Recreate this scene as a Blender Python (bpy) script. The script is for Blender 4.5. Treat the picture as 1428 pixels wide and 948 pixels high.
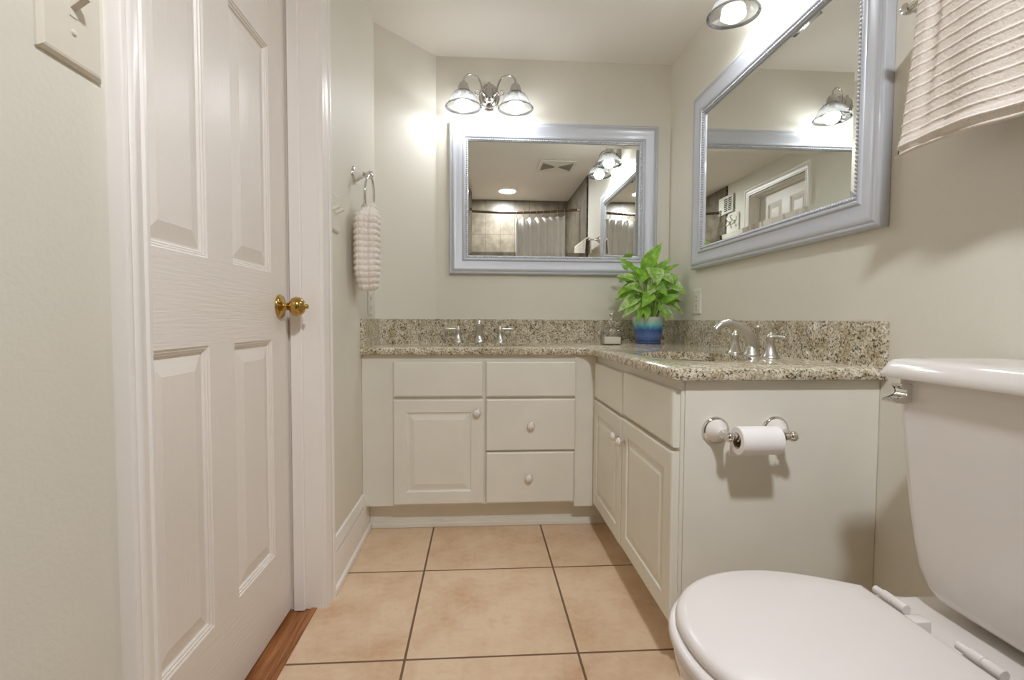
import bpy, bmesh, math, random
from mathutils import Vector, Matrix, noise as mnoise

# ------------------------------------------------------------------ scene, camera, exposure
SC = bpy.context.scene
for o in list(bpy.data.objects):
    bpy.data.objects.remove(o)
COL = SC.collection
PI = math.pi

F_PX, YAW, PITCH, ROLL, CAM_H = 688.23, 0.06596, 0.04140, 0.00459, 0.8873


def make_camera():
    cy, sy, cp, sp = math.cos(YAW), math.sin(YAW), math.cos(PITCH), math.sin(PITCH)
    f = Vector((sy * cp, cy * cp, -sp))
    r = Vector((cy, -sy, 0))
    u = r.cross(f)
    c, s = math.cos(ROLL), math.sin(ROLL)
    r2, u2 = c * r + s * u, -s * r + c * u
    cam = bpy.data.cameras.new('camera')
    cam.sensor_width = 36.0
    cam.sensor_fit = 'HORIZONTAL'
    cam.lens = F_PX * 36.0 / 1428.0
    cam.clip_start = 0.01
    o = bpy.data.objects.new('camera', cam)
    COL.objects.link(o)
    m = Matrix((r2, u2, -f)).transposed().to_4x4()
    m.translation = (0, 0, CAM_H)
    o.matrix_world = m
    SC.camera = o


make_camera()
w = bpy.data.worlds.new('world')
SC.world = w
w.use_nodes = True
w.node_tree.nodes['Background'].inputs[0].default_value = (0.8, 0.85, 1.0, 1)
w.node_tree.nodes['Background'].inputs[1].default_value = 0.3
SC.view_settings.view_transform = 'Standard'
SC.view_settings.look = 'None'
SC.view_settings.exposure = 1.84
SC.view_settings.gamma = 1.0
SC.view_settings.use_curve_mapping = False
SC.cycles.max_bounces = 14
SC.cycles.diffuse_bounces = 12
SC.cycles.glossy_bounces = 8
SC.cycles.transparent_max_bounces = 16
SC.cycles.transmission_bounces = 10
SC.cycles.sample_clamp_indirect = 10.0
SC.cycles.blur_glossy = 0.5
SC.cycles.use_denoising = True

BULB = 19.0        # emission of the sconce bulbs
DISC = 132.0        # emission of the recessed shower light

# ------------------------------------------------------------------ measures of the room
XL, XR, YB, YS, H = -0.4763, 0.9976, 2.5687, -0.43, 2.2148
XBL, YDG = -0.2215, 2.3043       # where the diagonal wall meets the back / left wall
CT, CB = 0.772, 0.742            # countertop top, bottom
ZSP = 0.8877                     # splash top


# ------------------------------------------------------------------ materials
def lin(c):
    return tuple((v / 12.92 if v <= 0.04045 else ((v + 0.055) / 1.055) ** 2.4) for v in (x / 255.0 for x in c))


MATS = {}


class NT:
    def __init__(self, name):
        self.m = bpy.data.materials.new(name)
        self.m.use_nodes = True
        self.t = self.m.node_tree
        self.b = self.t.nodes['Principled BSDF']
        self.out = self.t.nodes['Material Output']
        MATS[name] = self.m

    def n(self, kind, **kw):
        nd = self.t.nodes.new(kind)
        for k, v in kw.items():
            setattr(nd, k, v)
        return nd

    def link(self, a, b):
        self.t.links.new(a, b)

    def math(self, op, a, b=None, c=None):
        nd = self.n('ShaderNodeMath', operation=op)
        for i, v in enumerate((a, b, c)):
            if v is None:
                continue
            if isinstance(v, (int, float)):
                nd.inputs[i].default_value = v
            else:
                self.link(v, nd.inputs[i])
        return nd.outputs[0]

    def mix(self, fac, a, b, blend='MIX'):
        nd = self.n('ShaderNodeMix', data_type='RGBA', blend_type=blend)
        for i, v in ((0, fac), (6, a), (7, b)):
            if isinstance(v, (int, float)):
                nd.inputs[i].default_value = v
            elif isinstance(v, tuple):
                nd.inputs[i].default_value = (*v[:3], 1)
            else:
                self.link(v, nd.inputs[i])
        return nd.outputs[2]

    def ramp(self, fac, stops, interp='LINEAR'):
        nd = self.n('ShaderNodeValToRGB')
        nd.color_ramp.interpolation = interp
        el = nd.color_ramp.elements
        while len(el) < len(stops):
            el.new(0.5)
        for e, (p, c) in zip(el, stops):
            e.position = p
            e.color = (*c[:3], 1) if isinstance(c, tuple) else (c, c, c, 1)
        self.link(fac, nd.inputs[0])
        return nd.outputs[0]

    def coords(self, scale=(1, 1, 1), kind='OBJ'):
        g = self.n('ShaderNodeTexCoord')
        mp = self.n('ShaderNodeMapping')
        mp.inputs['Scale'].default_value = scale
        self.link(g.outputs['Object'], mp.inputs[0])
        return mp.outputs[0]

    def noise(self, vec, scale, detail=3, rough=0.5):
        nd = self.n('ShaderNodeTexNoise')
        nd.inputs['Scale'].default_value = scale
        nd.inputs['Detail'].default_value = detail
        nd.inputs['Roughness'].default_value = rough
        if vec is not None:
            self.link(vec, nd.inputs['Vector'])
        return nd.outputs[0]

    def bump(self, height, strength=0.2, dist=0.002):
        nd = self.n('ShaderNodeBump')
        nd.inputs['Strength'].default_value = strength
        nd.inputs['Distance'].default_value = dist
        self.link(height, nd.inputs['Height'])
        self.link(nd.outputs[0], self.b.inputs['Normal'])

    def col(self, c):
        if isinstance(c, tuple):
            self.b.inputs['Base Color'].default_value = (*c[:3], 1)
        else:
            self.link(c, self.b.inputs['Base Color'])

    def set(self, rough=0.5, metal=0.0, spec=None, coat=None):
        self.b.inputs['Roughness'].default_value = rough
        self.b.inputs['Metallic'].default_value = metal
        if spec is not None:
            self.b.inputs['Specular IOR Level'].default_value = spec
        if coat:
            self.b.inputs['Coat Weight'].default_value = coat
            self.b.inputs['Coat Roughness'].default_value = 0.08


def paint(name, rgb, rough=0.5, var=0.03, vscale=3.0, bscale=None, bstr=0.15, bdist=0.001, stretch=(1, 1, 1), spec=None, coat=None):
    t = NT(name)
    c = lin(rgb)
    v = t.noise(t.coords(), vscale, 4)
    dark = tuple(x * (1 - var) for x in c)
    lite = tuple(min(1, x * (1 + var)) for x in c)
    t.col(t.ramp(v, [(0.3, dark), (0.7, lite)]))
    t.set(rough, spec=spec, coat=coat)
    if bscale:
        t.bump(t.noise(t.coords(stretch), bscale, 4, 0.6), bstr, bdist)
    return t.m


def metal(name, rgb, rough=0.08):
    t = NT(name)
    t.col(lin(rgb))
    t.set(rough, 1.0)
    return t.m


paint('wall_paint', (219, 215, 202), 0.55, 0.02, 2.0, 130, 0.25, 0.0015)
paint('ceiling_paint', (233, 228, 220), 0.7, 0.015, 2.0, 180, 0.15, 0.001)
paint('trim_paint', (236, 231, 225), 0.3, 0.015, 3.0)
paint('door_grain_upright', (228, 221, 213), 0.36, 0.015, 3.0, 9, 0.55, 0.0016, (22, 22, 1.1))
paint('door_grain_level', (228, 221, 213), 0.36, 0.015, 3.0, 9, 0.55, 0.0016, (22, 1.1, 22))
paint('cabinet_paint', (224, 221, 209), 0.42, 0.03, 6.0, 40, 0.05, 0.001, (6, 6, 1))
paint('porcelain', (226, 221, 216), 0.12, 0.005, 2.0, spec=0.6)
paint('seat_plastic', (228, 222, 218), 0.2, 0.005, 2.0)
paint('white_plastic', (220, 216, 205), 0.35, 0.01, 5.0)
paint('ivory_plastic', (216, 209, 195), 0.3, 0.01, 5.0)
paint('mirror_frame_silver', (190, 193, 199), 0.38, 0.02, 5.0, 60, 0.06, 0.001, (1, 1, 1), coat=0.15)
MATS['mirror_frame_silver'].node_tree.nodes['Principled BSDF'].inputs['Metallic'].default_value = 0.15
paint('terry', (234, 226, 217), 0.95, 0.03, 30.0, 900, 0.6, 0.002)
paint('paper_white', (238, 234, 232), 0.9, 0.01, 20.0, 300, 0.1, 0.0005)
paint('cardboard', (150, 132, 112), 0.9, 0.05, 60.0)
paint('curtain_cloth', (222, 220, 216), 0.8, 0.02, 10.0)
paint('dark_slot', (26, 24, 22), 0.8)
paint('soil', (46, 36, 26), 0.95, 0.4, 90.0, 120, 0.8, 0.004)
paint('grille_grey', (150, 146, 136), 0.6, 0.05, 40.0)
paint('grille_dark', (92, 86, 76), 0.6)
metal('chrome', (226, 224, 220), 0.07)
metal('fixture_chrome', (192, 190, 187), 0.12)
metal('brushed_nickel', (210, 206, 200), 0.3)
metal('brass', (190, 158, 92), 0.14)
metal('bronze_rod', (120, 104, 86), 0.25)
metal('mirror_glass', (236, 238, 234), 0.0)


def floor_tile():
    t = NT('floor_tile')
    g = t.n('ShaderNodeNewGeometry')
    s = t.n('ShaderNodeSeparateXYZ')
    t.link(g.outputs['Position'], s.inputs[0])
    T, gw = 0.4572, 0.0033
    masks, ids = [], []
    for ax, off in (('X', -0.1927), ('Y', 1.2657)):
        q = t.math('DIVIDE', t.math('SUBTRACT', s.outputs[ax], off), T)
        fr = t.math('FRACT', q)
        d = t.math('MINIMUM', fr, t.math('SUBTRACT', 1.0, fr))
        masks.append(t.math('LESS_THAN', d, gw / T))
        ids.append(t.math('FLOOR', q))
    grout = t.math('MAXIMUM', masks[0], masks[1])
    idv = t.n('ShaderNodeCombineXYZ')
    t.link(ids[0], idv.inputs[0])
    t.link(ids[1], idv.inputs[1])
    wn = t.n('ShaderNodeTexWhiteNoise', noise_dimensions='3D')
    t.link(idv.outputs[0], wn.inputs['Vector'])
    big = t.noise(t.coords(), 5.5, 5, 0.6)
    fine = t.noise(t.coords(), 45, 5, 0.65)
    mixv = t.math('ADD', t.math('MULTIPLY', big, 0.75), t.math('MULTIPLY', fine, 0.25))
    mixv = t.math('ADD', mixv, t.math('MULTIPLY', t.math('SUBTRACT', wn.outputs['Value'], 0.5), 0.08))
    c = t.ramp(mixv, [(0.30, lin((198, 160, 124))), (0.44, lin((214, 184, 152))), (0.58, lin((224, 199, 170))), (0.75, lin((206, 170, 140)))])
    t.col(t.mix(grout, c, lin((112, 84, 62))))
    t.set(0.38)
    h = t.math('SUBTRACT', t.math('MULTIPLY', fine, 0.15), grout)
    t.bump(h, 0.35, 0.002)
    return t.m


floor_tile()


def granite():
    t = NT('granite')
    co = t.coords()
    warp = t.n('ShaderNodeTexNoise')
    warp.inputs['Scale'].default_value = 60
    t.link(co, warp.inputs['Vector'])
    vm = t.n('ShaderNodeVectorMath', operation='MULTIPLY_ADD')
    t.link(warp.outputs['Color'], vm.inputs[0])
    vm.inputs[1].default_value = (0.012, 0.012, 0.012)
    t.link(co, vm.inputs[2])
    p = vm.outputs[0]
    n1 = t.noise(p, 34, 4, 0.65)
    n2 = t.noise(p, 145, 4, 0.7)
    n3 = t.noise(p, 170, 3, 0.6)
    base = t.ramp(n1, [(0.34, lin((176, 160, 128))), (0.46, lin((206, 197, 172))), (0.6, lin((226, 220, 202)))])
    br = t.ramp(n3, [(0.49, 0.0), (0.56, 1.0)])
    base = t.mix(t.math('MULTIPLY', br, 0.62), base, lin((146, 124, 90)))
    dk = t.ramp(n2, [(0.53, 0.0), (0.575, 0.95)])
    gate = t.ramp(t.noise(p, 26, 3, 0.6), [(0.36, 0.35), (0.52, 1.0)])
    c = t.mix(t.math('MULTIPLY', dk, gate), base, lin((66, 56, 44)))
    t.col(c)
    t.set(0.1, spec=0.6)
    return t.m


granite()


def shower_tile():
    t = NT('shower_tile')
    g = t.n('ShaderNodeNewGeometry')
    s = t.n('ShaderNodeSeparateXYZ')
    t.link(g.outputs['Position'], s.inputs[0])
    u = t.math('ADD', s.outputs['X'], s.outputs['Y'])
    m = []
    for sock, off, T in ((u, -0.365, 0.163), (s.outputs['Z'], 0.275, 0.26)):
        fr = t.math('FRACT', t.math('DIVIDE', t.math('ADD', sock, -off + 10 * T), T))
        d = t.math('MINIMUM', fr, t.math('SUBTRACT', 1.0, fr))
        m.append(t.math('LESS_THAN', d, 0.0022 / T))
    gm = t.math('MAXIMUM', m[0], m[1])
    v = t.noise(t.coords(), 9, 6, 0.7)
    c = t.ramp(v, [(0.3, lin((84, 74, 59))), (0.5, lin((106, 97, 82))), (0.7, lin((126, 117, 101)))])
    t.col(t.mix(gm, c, lin((70, 61, 50))))
    t.set(0.35)
    return t.m


shower_tile()


def mosaic():
    t = NT('mosaic_edge')
    v = t.n('ShaderNodeTexVoronoi')
    v.inputs['Scale'].default_value = 55
    t.link(t.coords(), v.inputs['Vector'])
    t.col(t.ramp(v.outputs['Distance'], [(0.1, lin((140, 120, 92))), (0.5, lin((46, 36, 28)))]))
    t.set(0.4)


mosaic()


def wood():
    t = NT('wood_floor')
    co = t.coords((30, 1.6, 30))
    v = t.noise(co, 4, 6, 0.6)
    v2 = t.noise(t.coords((120, 5, 120)), 3, 4, 0.6)
    mv = t.math('ADD', t.math('MULTIPLY', v, 0.7), t.math('MULTIPLY', v2, 0.3))
    t.col(t.ramp(mv, [(0.32, lin((98, 56, 27))), (0.5, lin((152, 96, 52))), (0.66, lin((180, 124, 74)))]))
    t.set(0.3)


wood()


def leaf_mat(name, variegated):
    t = NT(name)
    uv = t.n('ShaderNodeUVMap')
    s = t.n('ShaderNodeSeparateXYZ')
    t.link(uv.outputs[0], s.inputs[0])
    across = t.math('ABSOLUTE', t.math('SUBTRACT', s.outputs[0], 0.5))
    n = t.noise(t.coords(), 38, 4, 0.6)
    base = t.ramp(n, [(0.3, lin((92, 150, 34))), (0.55, lin((142, 192, 58))), (0.75, lin((178, 216, 96)))])
    if variegated:
        n2 = t.noise(t.coords((1, 1, 1)), 75, 4, 0.7)
        fac = t.ramp(t.math('ADD', n2, t.math('MULTIPLY', across, 0.35)), [(0.52, 0.0), (0.66, 0.8)])
        base = t.mix(fac, base, lin((216, 228, 178)))
    veins = t.math('FRACT', t.math('MULTIPLY', t.math('SUBTRACT', s.outputs[1], t.math('MULTIPLY', across, 0.6)), 11.0))
    vm = t.math('LESS_THAN', veins, 0.12)
    mid = t.math('LESS_THAN', across, 0.03)
    base = t.mix(t.math('MULTIPLY', t.math('MAXIMUM', vm, mid), 0.35), base, lin((176, 214, 110)))
    t.col(base)
    t.set(0.35)
    # thin leaf: some light passes through
    tr = t.n('ShaderNodeBsdfTranslucent')
    t.link(base, tr.inputs[0])
    mx = t.n('ShaderNodeMixShader')
    mx.inputs[0].default_value = 0.35
    t.link(t.b.outputs[0], mx.inputs[1])
    t.link(tr.outputs[0], mx.inputs[2])
    t.link(mx.outputs[0], t.out.inputs[0])


leaf_mat('leaf_green', False)
leaf_mat('leaf_variegated', True)
paint('stem_green', (140, 172, 74), 0.5, 0.1, 40)


def glaze():
    t = NT('blue_glaze')
    g = t.n('ShaderNodeTexCoord')
    s = t.n('ShaderNodeSeparateXYZ')
    t.link(g.outputs['Object'], s.inputs[0])
    drip = t.noise(t.coords((60, 60, 9)), 1.0, 3)
    z = t.math('ADD', s.outputs['Z'], t.math('MULTIPLY', t.math('SUBTRACT', drip, 0.5), 0.03))
    q = t.math('DIVIDE', z, 0.132)
    t.col(t.ramp(q, [(0.05, lin((66, 86, 136))), (0.30, lin((86, 112, 164))), (0.52, lin((58, 86, 148))), (0.62, lin((72, 156, 178))), (0.74, lin((142, 194, 192))), (0.92, lin((186, 192, 180)))]))
    t.set(0.15, coat=0.4)
    t.bump(drip, 0.3, 0.003)


glaze()


def glassy(name, tint, fac_transp, fac_gloss, diff, rough=0.05):
    """thin glass sheet: part clear, part sheen, part milky"""
    t = NT(name)
    tr = t.n('ShaderNodeBsdfTransparent')
    tr.inputs[0].default_value = (*tint, 1)
    gl = t.n('ShaderNodeBsdfGlossy')
    gl.inputs['Roughness'].default_value = rough
    tl = t.n('ShaderNodeBsdfTranslucent')
    tl.inputs[0].default_value = (*diff, 1)
    m1 = t.n('ShaderNodeMixShader')
    m1.inputs[0].default_value = fac_gloss
    t.link(tl.outputs[0], m1.inputs[1])
    t.link(gl.outputs[0], m1.inputs[2])
    m2 = t.n('ShaderNodeMixShader')
    m2.inputs[0].default_value = fac_transp
    t.link(m1.outputs[0], m2.inputs[1])
    t.link(tr.outputs[0], m2.inputs[2])
    t.link(m2.outputs[0], t.out.inputs[0])


def clear_glass(name, facing, grazing, milky, sheen, power=1.6, rough=0.08):
    """thin glass: clear face on, grey at grazing angles, with a little milky scatter"""
    t = NT(name)
    lw = t.n('ShaderNodeLayerWeight')
    lw.inputs['Blend'].default_value = 0.45
    edge = t.math('POWER', lw.outputs['Facing'], power)
    tr = t.n('ShaderNodeBsdfTransparent')
    t.link(t.mix(edge, (facing,) * 3, (grazing,) * 3), tr.inputs[0])
    gl = t.n('ShaderNodeBsdfGlossy')
    gl.inputs['Roughness'].default_value = rough
    gl.inputs['Color'].default_value = (0.8, 0.8, 0.8, 1)
    tl = t.n('ShaderNodeBsdfTranslucent')
    tl.inputs[0].default_value = (0.9, 0.9, 0.88, 1)
    m1 = t.n('ShaderNodeMixShader')
    m1.inputs[0].default_value = milky
    t.link(tr.outputs[0], m1.inputs[1])
    t.link(tl.outputs[0], m1.inputs[2])
    m2 = t.n('ShaderNodeMixShader')
    t.link(t.math('MULTIPLY_ADD', edge, sheen, 0.05), m2.inputs[0])
    t.link(m1.outputs[0], m2.inputs[1])
    t.link(gl.outputs[0], m2.inputs[2])
    t.link(m2.outputs[0], t.out.inputs[0])


clear_glass('ribbed_glass', 0.74, 0.34, 0.07, 0.22)
clear_glass('rim_glass', 0.42, 0.22, 0.03, 0.2)
clear_glass('bottle_glass', 0.94, 0.35, 0.03, 0.35, 2.2, 0.03)
def ribbed_terry():
    t = NT('ribbed_terry')
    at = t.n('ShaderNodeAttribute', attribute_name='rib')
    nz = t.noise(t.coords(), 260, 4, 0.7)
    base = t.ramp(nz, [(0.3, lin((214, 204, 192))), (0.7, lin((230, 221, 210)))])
    t.col(t.mix(at.outputs['Fac'], base, lin((250, 244, 238))))  # raised ribs coloured paler, painting in the light they catch
    t.set(0.95)
    t.bump(nz, 0.7, 0.003)


ribbed_terry()
paint('lotion', (236, 230, 214), 0.4)


def emit(name, rgb, strength):
    t = NT(name)
    e = t.n('ShaderNodeEmission')
    e.inputs[0].default_value = (*rgb, 1)
    e.inputs[1].default_value = strength
    t.link(e.outputs[0], t.out.inputs[0])


emit('bulb_glow', (0.965, 1.0, 1.06), BULB)
emit('disc_glow', (0.965, 1.0, 1.06), DISC)


# ------------------------------------------------------------------ mesh helpers
def BM():
    return bmesh.new()


def box(bm, a, b, bev=0.0, seg=2):
    x0, y0, z0 = (min(p, q) for p, q in zip(a, b))
    x1, y1, z1 = (max(p, q) for p, q in zip(a, b))
    v = [bm.verts.new(p) for p in ((x0, y0, z0), (x1, y0, z0), (x1, y1, z0), (x0, y1, z0), (x0, y0, z1), (x1, y0, z1), (x1, y1, z1), (x0, y1, z1))]
    fs = [bm.faces.new([v[i] for i in q]) for q in ((0, 3, 2, 1), (4, 5, 6, 7), (0, 1, 5, 4), (1, 2, 6, 5), (2, 3, 7, 6), (3, 0, 4, 7))]
    if bev > 0:
        es = list({e for f in fs for e in f.edges})
        bmesh.ops.bevel(bm, geom=es, offset=bev, segments=seg, affect='EDGES', profile=0.5)
    return bm


def prism(bm, pts, z0, z1, mp=None):
    mp = mp or (lambda x, y, z: (x, y, z))
    n = len(pts)
    lo = [bm.verts.new(mp(x, y, z0)) for x, y in pts]
    hi = [bm.verts.new(mp(x, y, z1)) for x, y in pts]
    bm.faces.new(lo[::-1])
    bm.faces.new(hi)
    for i in range(n):
        j = (i + 1) % n
        bm.faces.new((lo[i], lo[j], hi[j], hi[i]))
    return bm


def frame_of(d):
    d = Vector(d).normalized()
    a = Vector((0, 0, 1)) if abs(d.z) < 0.9 else Vector((1, 0, 0))
    u = d.cross(a).normalized()
    return u, d.cross(u).normalized()


def lathe(bm, prof, origin=(0, 0, 0), axis=(0, 0, 1), seg=32, ribs=0.0, cap0=False, cap1=False):
    """prof: (radius, height along axis)"""
    o = Vector(origin)
    d = Vector(axis).normalized()
    u, v = frame_of(d)
    rings = []
    for r, h in prof:
        if r < 1e-6:
            rings.append([bm.verts.new(o + d * h)])
            continue
        ring = []
        for k in range(seg):
            a = 2 * PI * k / seg
            rr = r + (ribs if k % 2 else -ribs)
            ring.append(bm.verts.new(o + d * h + (u * math.cos(a) + v * math.sin(a)) * rr))
        rings.append(ring)
    for A, B in zip(rings, rings[1:]):
        if len(A) == 1 and len(B) == 1:
            continue
        for k in range(seg):
            j = (k + 1) % seg
            if len(A) == 1:
                bm.faces.new((A[0], B[j], B[k]))
            elif len(B) == 1:
                bm.faces.new((A[k], A[j], B[0]))
            else:
                bm.faces.new((A[k], A[j], B[j], B[k]))
    if cap0 and len(rings[0]) > 1:
        bm.faces.new(rings[0][::-1])
    if cap1 and len(rings[-1]) > 1:
        bm.faces.new(rings[-1])
    return bm


def sphere(bm, c, r, useg=16, vseg=10, sc=(1, 1, 1)):
    m = Matrix.Translation(c) @ Matrix.Diagonal((*sc, 1))
    bmesh.ops.create_uvsphere(bm, u_segments=useg, v_segments=vseg, radius=r, matrix=m)
    return bm


def tube(bm, pts, rad, seg=12, closed=False, smooth=0, flat=1.0):
    """round bar through pts; rad a number or one per point"""
    P = [Vector(p) for p in pts]
    R = [rad] * len(P) if isinstance(rad, (int, float)) else list(rad)
    for _ in range(smooth):
        Q, S = [], []
        n = len(P)
        for i in range(n if closed else n - 1):
            a, b = P[i], P[(i + 1) % n]
            ra, rb = R[i], R[(i + 1) % n]
            Q += [a * 0.75 + b * 0.25, a * 0.25 + b * 0.75]
            S += [ra * 0.75 + rb * 0.25, ra * 0.25 + rb * 0.75]
        if not closed:
            Q = [P[0]] + Q + [P[-1]]
            S = [R[0]] + S + [R[-1]]
        P, R = Q, S
    n = len(P)
    rings = []
    u = None
    for i in range(n):
        t = (P[(i + 1) % n] - P[i - 1]) if closed or 0 < i < n - 1 else (P[1] - P[0] if i == 0 else P[-1] - P[-2])
        t.normalize()
        if u is None:
            u, v = frame_of(t)
        else:
            u = (u - t * u.dot(t)).normalized()
            v = t.cross(u).normalized()
        rings.append([bm.verts.new(P[i] + (u * math.cos(2 * PI * k / seg) * flat + v * math.sin(2 * PI * k / seg)) * R[i]) for k in range(seg)])
    for i in range(n if closed else n - 1):
        A, B = rings[i], rings[(i + 1) % n]
        for k in range(seg):
            j = (k + 1) % seg
            bm.faces.new((A[k], A[j], B[j], B[k]))
    if not closed:
        bm.faces.new(rings[0][::-1])
        bm.faces.new(rings[-1])
    return bm


def mitre_sweep(bm, path, prof, mp, closed=False):
    """path: 2D points, prof: (outward offset to the left of travel, height); mp(u, v, t) -> xyz"""
    n = len(path)
    P = [Vector(p) for p in path]
    rows = []
    for i in range(n):
        dirs = []
        if closed or i > 0:
            dirs.append((P[i] - P[i - 1]).normalized())
        if closed or i < n - 1:
            dirs.append((P[(i + 1) % n] - P[i]).normalized())
        nn = [Vector((-d.y, d.x)) for d in dirs]
        if len(nn) == 1:
            m = nn[0]
        else:
            m = nn[0] + nn[1]
            m = m / m.dot(nn[0])
        rows.append([bm.verts.new(mp(P[i].x + m.x * wv, P[i].y + m.y * wv, t)) for wv, t in prof])
    for i in range(n if closed else n - 1):
        A, B = rows[i], rows[(i + 1) % n]
        for k in range(len(prof) - 1):
            bm.faces.new((A[k], A[k + 1], B[k + 1], B[k]))
    if not closed:
        for r in (rows[0], rows[-1]):
            bm.faces.new(r)
    return bm


def panel_slab(bm, u0, u1, v0, v1, panels, loops, thick, mp, edge=0.0, rail=None):
    """slab with panels sunk in its face. loops: (inset, depth); mp(u, v, d), d towards the viewer"""
    us = sorted({u0 + edge, u1 - edge, *[p[0] for p in panels], *[p[1] for p in panels]})
    vs = sorted({v0 + edge, v1 - edge, *[p[2] for p in panels], *[p[3] for p in panels]})
    grid = {(i, j): bm.verts.new(mp(a, b, 0)) for i, a in enumerate(us) for j, b in enumerate(vs)}
    for i in range(len(us) - 1):
        for j in range(len(vs) - 1):
            cu, cv = (us[i] + us[i + 1]) / 2, (vs[j] + vs[j + 1]) / 2
            if any(p[0] < cu < p[1] and p[2] < cv < p[3] for p in panels):
                continue
            f = bm.faces.new((grid[i, j], grid[i + 1, j], grid[i + 1, j + 1], grid[i, j + 1]))
            if rail and rail(cu, cv):
                f.material_index = 1
    for a, b, c, d in panels:
        prev = None
        for ins, dep in loops:
            ring = [bm.verts.new(mp(x, y, dep)) for x, y in ((a + ins, c + ins), (b - ins, c + ins), (b - ins, d - ins), (a + ins, d - ins))]
            if prev:
                for k in range(4):
                    bm.faces.new((prev[k], prev[(k + 1) % 4], ring[(k + 1) % 4], ring[k]))
            prev = ring
        bm.faces.new(prev)
    # rim: rounded edge and sides
    def ring(off, dep):
        return [(u0 + off, v0 + off, dep), (u1 - off, v0 + off, dep), (u1 - off, v1 - off, dep), (u0 + off, v1 - off, dep)]
    steps = [ring(edge, 0)]
    if edge > 0:
        steps += [ring(edge * 0.3, -edge * 0.3), ring(0, -edge)]
    steps.append(ring(0, -thick))
    prev = None
    for s in steps:
        rg = [bm.verts.new(mp(*q)) for q in s]
        if prev:
            for k in range(4):
                bm.faces.new((prev[k], prev[(k + 1) % 4], rg[(k + 1) % 4], rg[k]))
        prev = rg
    bm.faces.new(prev)
    bmesh.ops.remove_doubles(bm, verts=bm.verts, dist=1e-5)
    return bm


def obj(name, bm, mat, parent=None, smooth=False, angle=40, origin=None):
    bmesh.ops.recalc_face_normals(bm, faces=bm.faces)
    if origin is not None:
        bmesh.ops.translate(bm, verts=bm.verts, vec=-Vector(origin))
    me = bpy.data.meshes.new(name)
    bm.to_mesh(me)
    bm.free()
    for m in (mat if isinstance(mat, (list, tuple)) else [mat]):
        me.materials.append(MATS[m])
    if smooth:
        me.polygons.foreach_set('use_smooth', [True] * len(me.polygons))
        try:
            me.set_sharp_from_angle(angle=math.radians(angle))
        except Exception:
            pass
    o = bpy.data.objects.new(name, me)
    COL.objects.link(o)
    if origin is not None:
        o.location = origin
    if parent is not None:
        o.parent = parent
        if parent.type == 'EMPTY' or parent.location.length > 0:
            bpy.context.view_layer.update()
            o.matrix_parent_inverse = parent.matrix_world.inverted()
    return o


def thing(name, label, cat, loc=(0, 0, 0), group=None):
    o = bpy.data.objects.new(name, None)
    o.empty_display_size = 0.05
    COL.objects.link(o)
    o.location = loc
    return tag(o, label, cat, group)


def tag(o, label, cat=None, group=None, kind=None):
    if label:
        o['label'] = label
    if cat:
        o['category'] = cat
    if group:
        o['group'] = group
    if kind:
        o['kind'] = kind
    return o


def struct(name, bm, mat, label, cat, smooth=False):
    return tag(obj(name, bm, mat, None, smooth), label, cat, kind='structure')


def copy_tree(o, move, parent=None):
    """copy a thing, its parts and sub-parts, moved by a matrix"""
    c = o.copy()
    COL.objects.link(c)
    if parent is None:
        c.matrix_world = move @ o.matrix_world
    else:
        c.parent = parent
        c.matrix_parent_inverse = o.matrix_parent_inverse.copy()
    for ch in list(o.children):
        copy_tree(ch, move, c)
    return c


# ------------------------------------------------------------------ the shell
WT = 0.12
bm = BM()
box(bm, (-0.4973, YS, -0.05), (XR, YB, 0.0))
struct('floor', bm, 'floor_tile', 'beige square ceramic tile floor with brown grout', 'floor')
bm = BM()
box(bm, (-0.70, YS - WT, H), (XR + WT, YB + WT, H + 0.08))
struct('ceiling', bm, 'ceiling_paint', 'flat off white ceiling over the whole bathroom', 'ceiling')
bm = BM()
box(bm, (XBL - 0.3, YB, 0), (XR, YB + WT, H))
struct('wall_back', bm, 'wall_paint', 'painted back wall behind the smaller framed mirror and sconce', 'wall')
bm = BM()
box(bm, (XR, YS - WT, 0), (XR + WT, YB + WT, H))
struct('wall_right', bm, 'wall_paint', 'painted right wall behind the toilet and side mirror', 'wall')
bm = BM()
prism(bm, [(XL, YDG), (XBL, YB), (XBL - 0.3, YB), (XL - WT, YB), (XL - WT, YDG)], 0, H)
struct('wall_corner', bm, 'wall_paint', 'angled painted wall cutting the far left corner', 'wall')
DY0, DY1, DZ = 0.737, 1.517, 2.012       # door opening
bm = BM()
box(bm, (XL - WT, YS - WT, 0), (XL, DY0, H))
box(bm, (XL - WT, DY1, 0), (XL, YDG, H))
box(bm, (XL - WT, DY0, DZ), (XL, DY1, H))
struct('wall_left', bm, 'wall_paint', 'painted left wall with the door opening', 'wall')
bm = BM()
box(bm, (XL, YS - WT, 0), (XR, YS, H))
struct('wall_shower', bm, 'shower_tile', 'stone tiled shower wall seen in the back mirror', 'wall')
bm = BM()
box(bm, (XR - 0.012, YS, 0), (XR, 0.55, H))
sr = struct('wall_shower_right', bm, 'shower_tile', 'tiled end wall of the shower behind the curtain rod end', 'wall')
bm = BM()
box(bm, (XR - 0.014, 0.55, 0), (XR, 0.572, H))
obj('mosaic_border', bm, 'mosaic_edge', sr)
bm = BM()
box(bm, (XL, YS, 0), (XL + 0.012, 0.31, H))
sl = struct('wall_shower_left', bm, 'shower_tile', 'tiled shower wall on the door side seen in mirror', 'wall')
bm = BM()
box(bm, (XL, 0.31, 0), (XL + 0.014, 0.332, H))
obj('mosaic_border', bm, 'mosaic_edge', sl)

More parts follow.
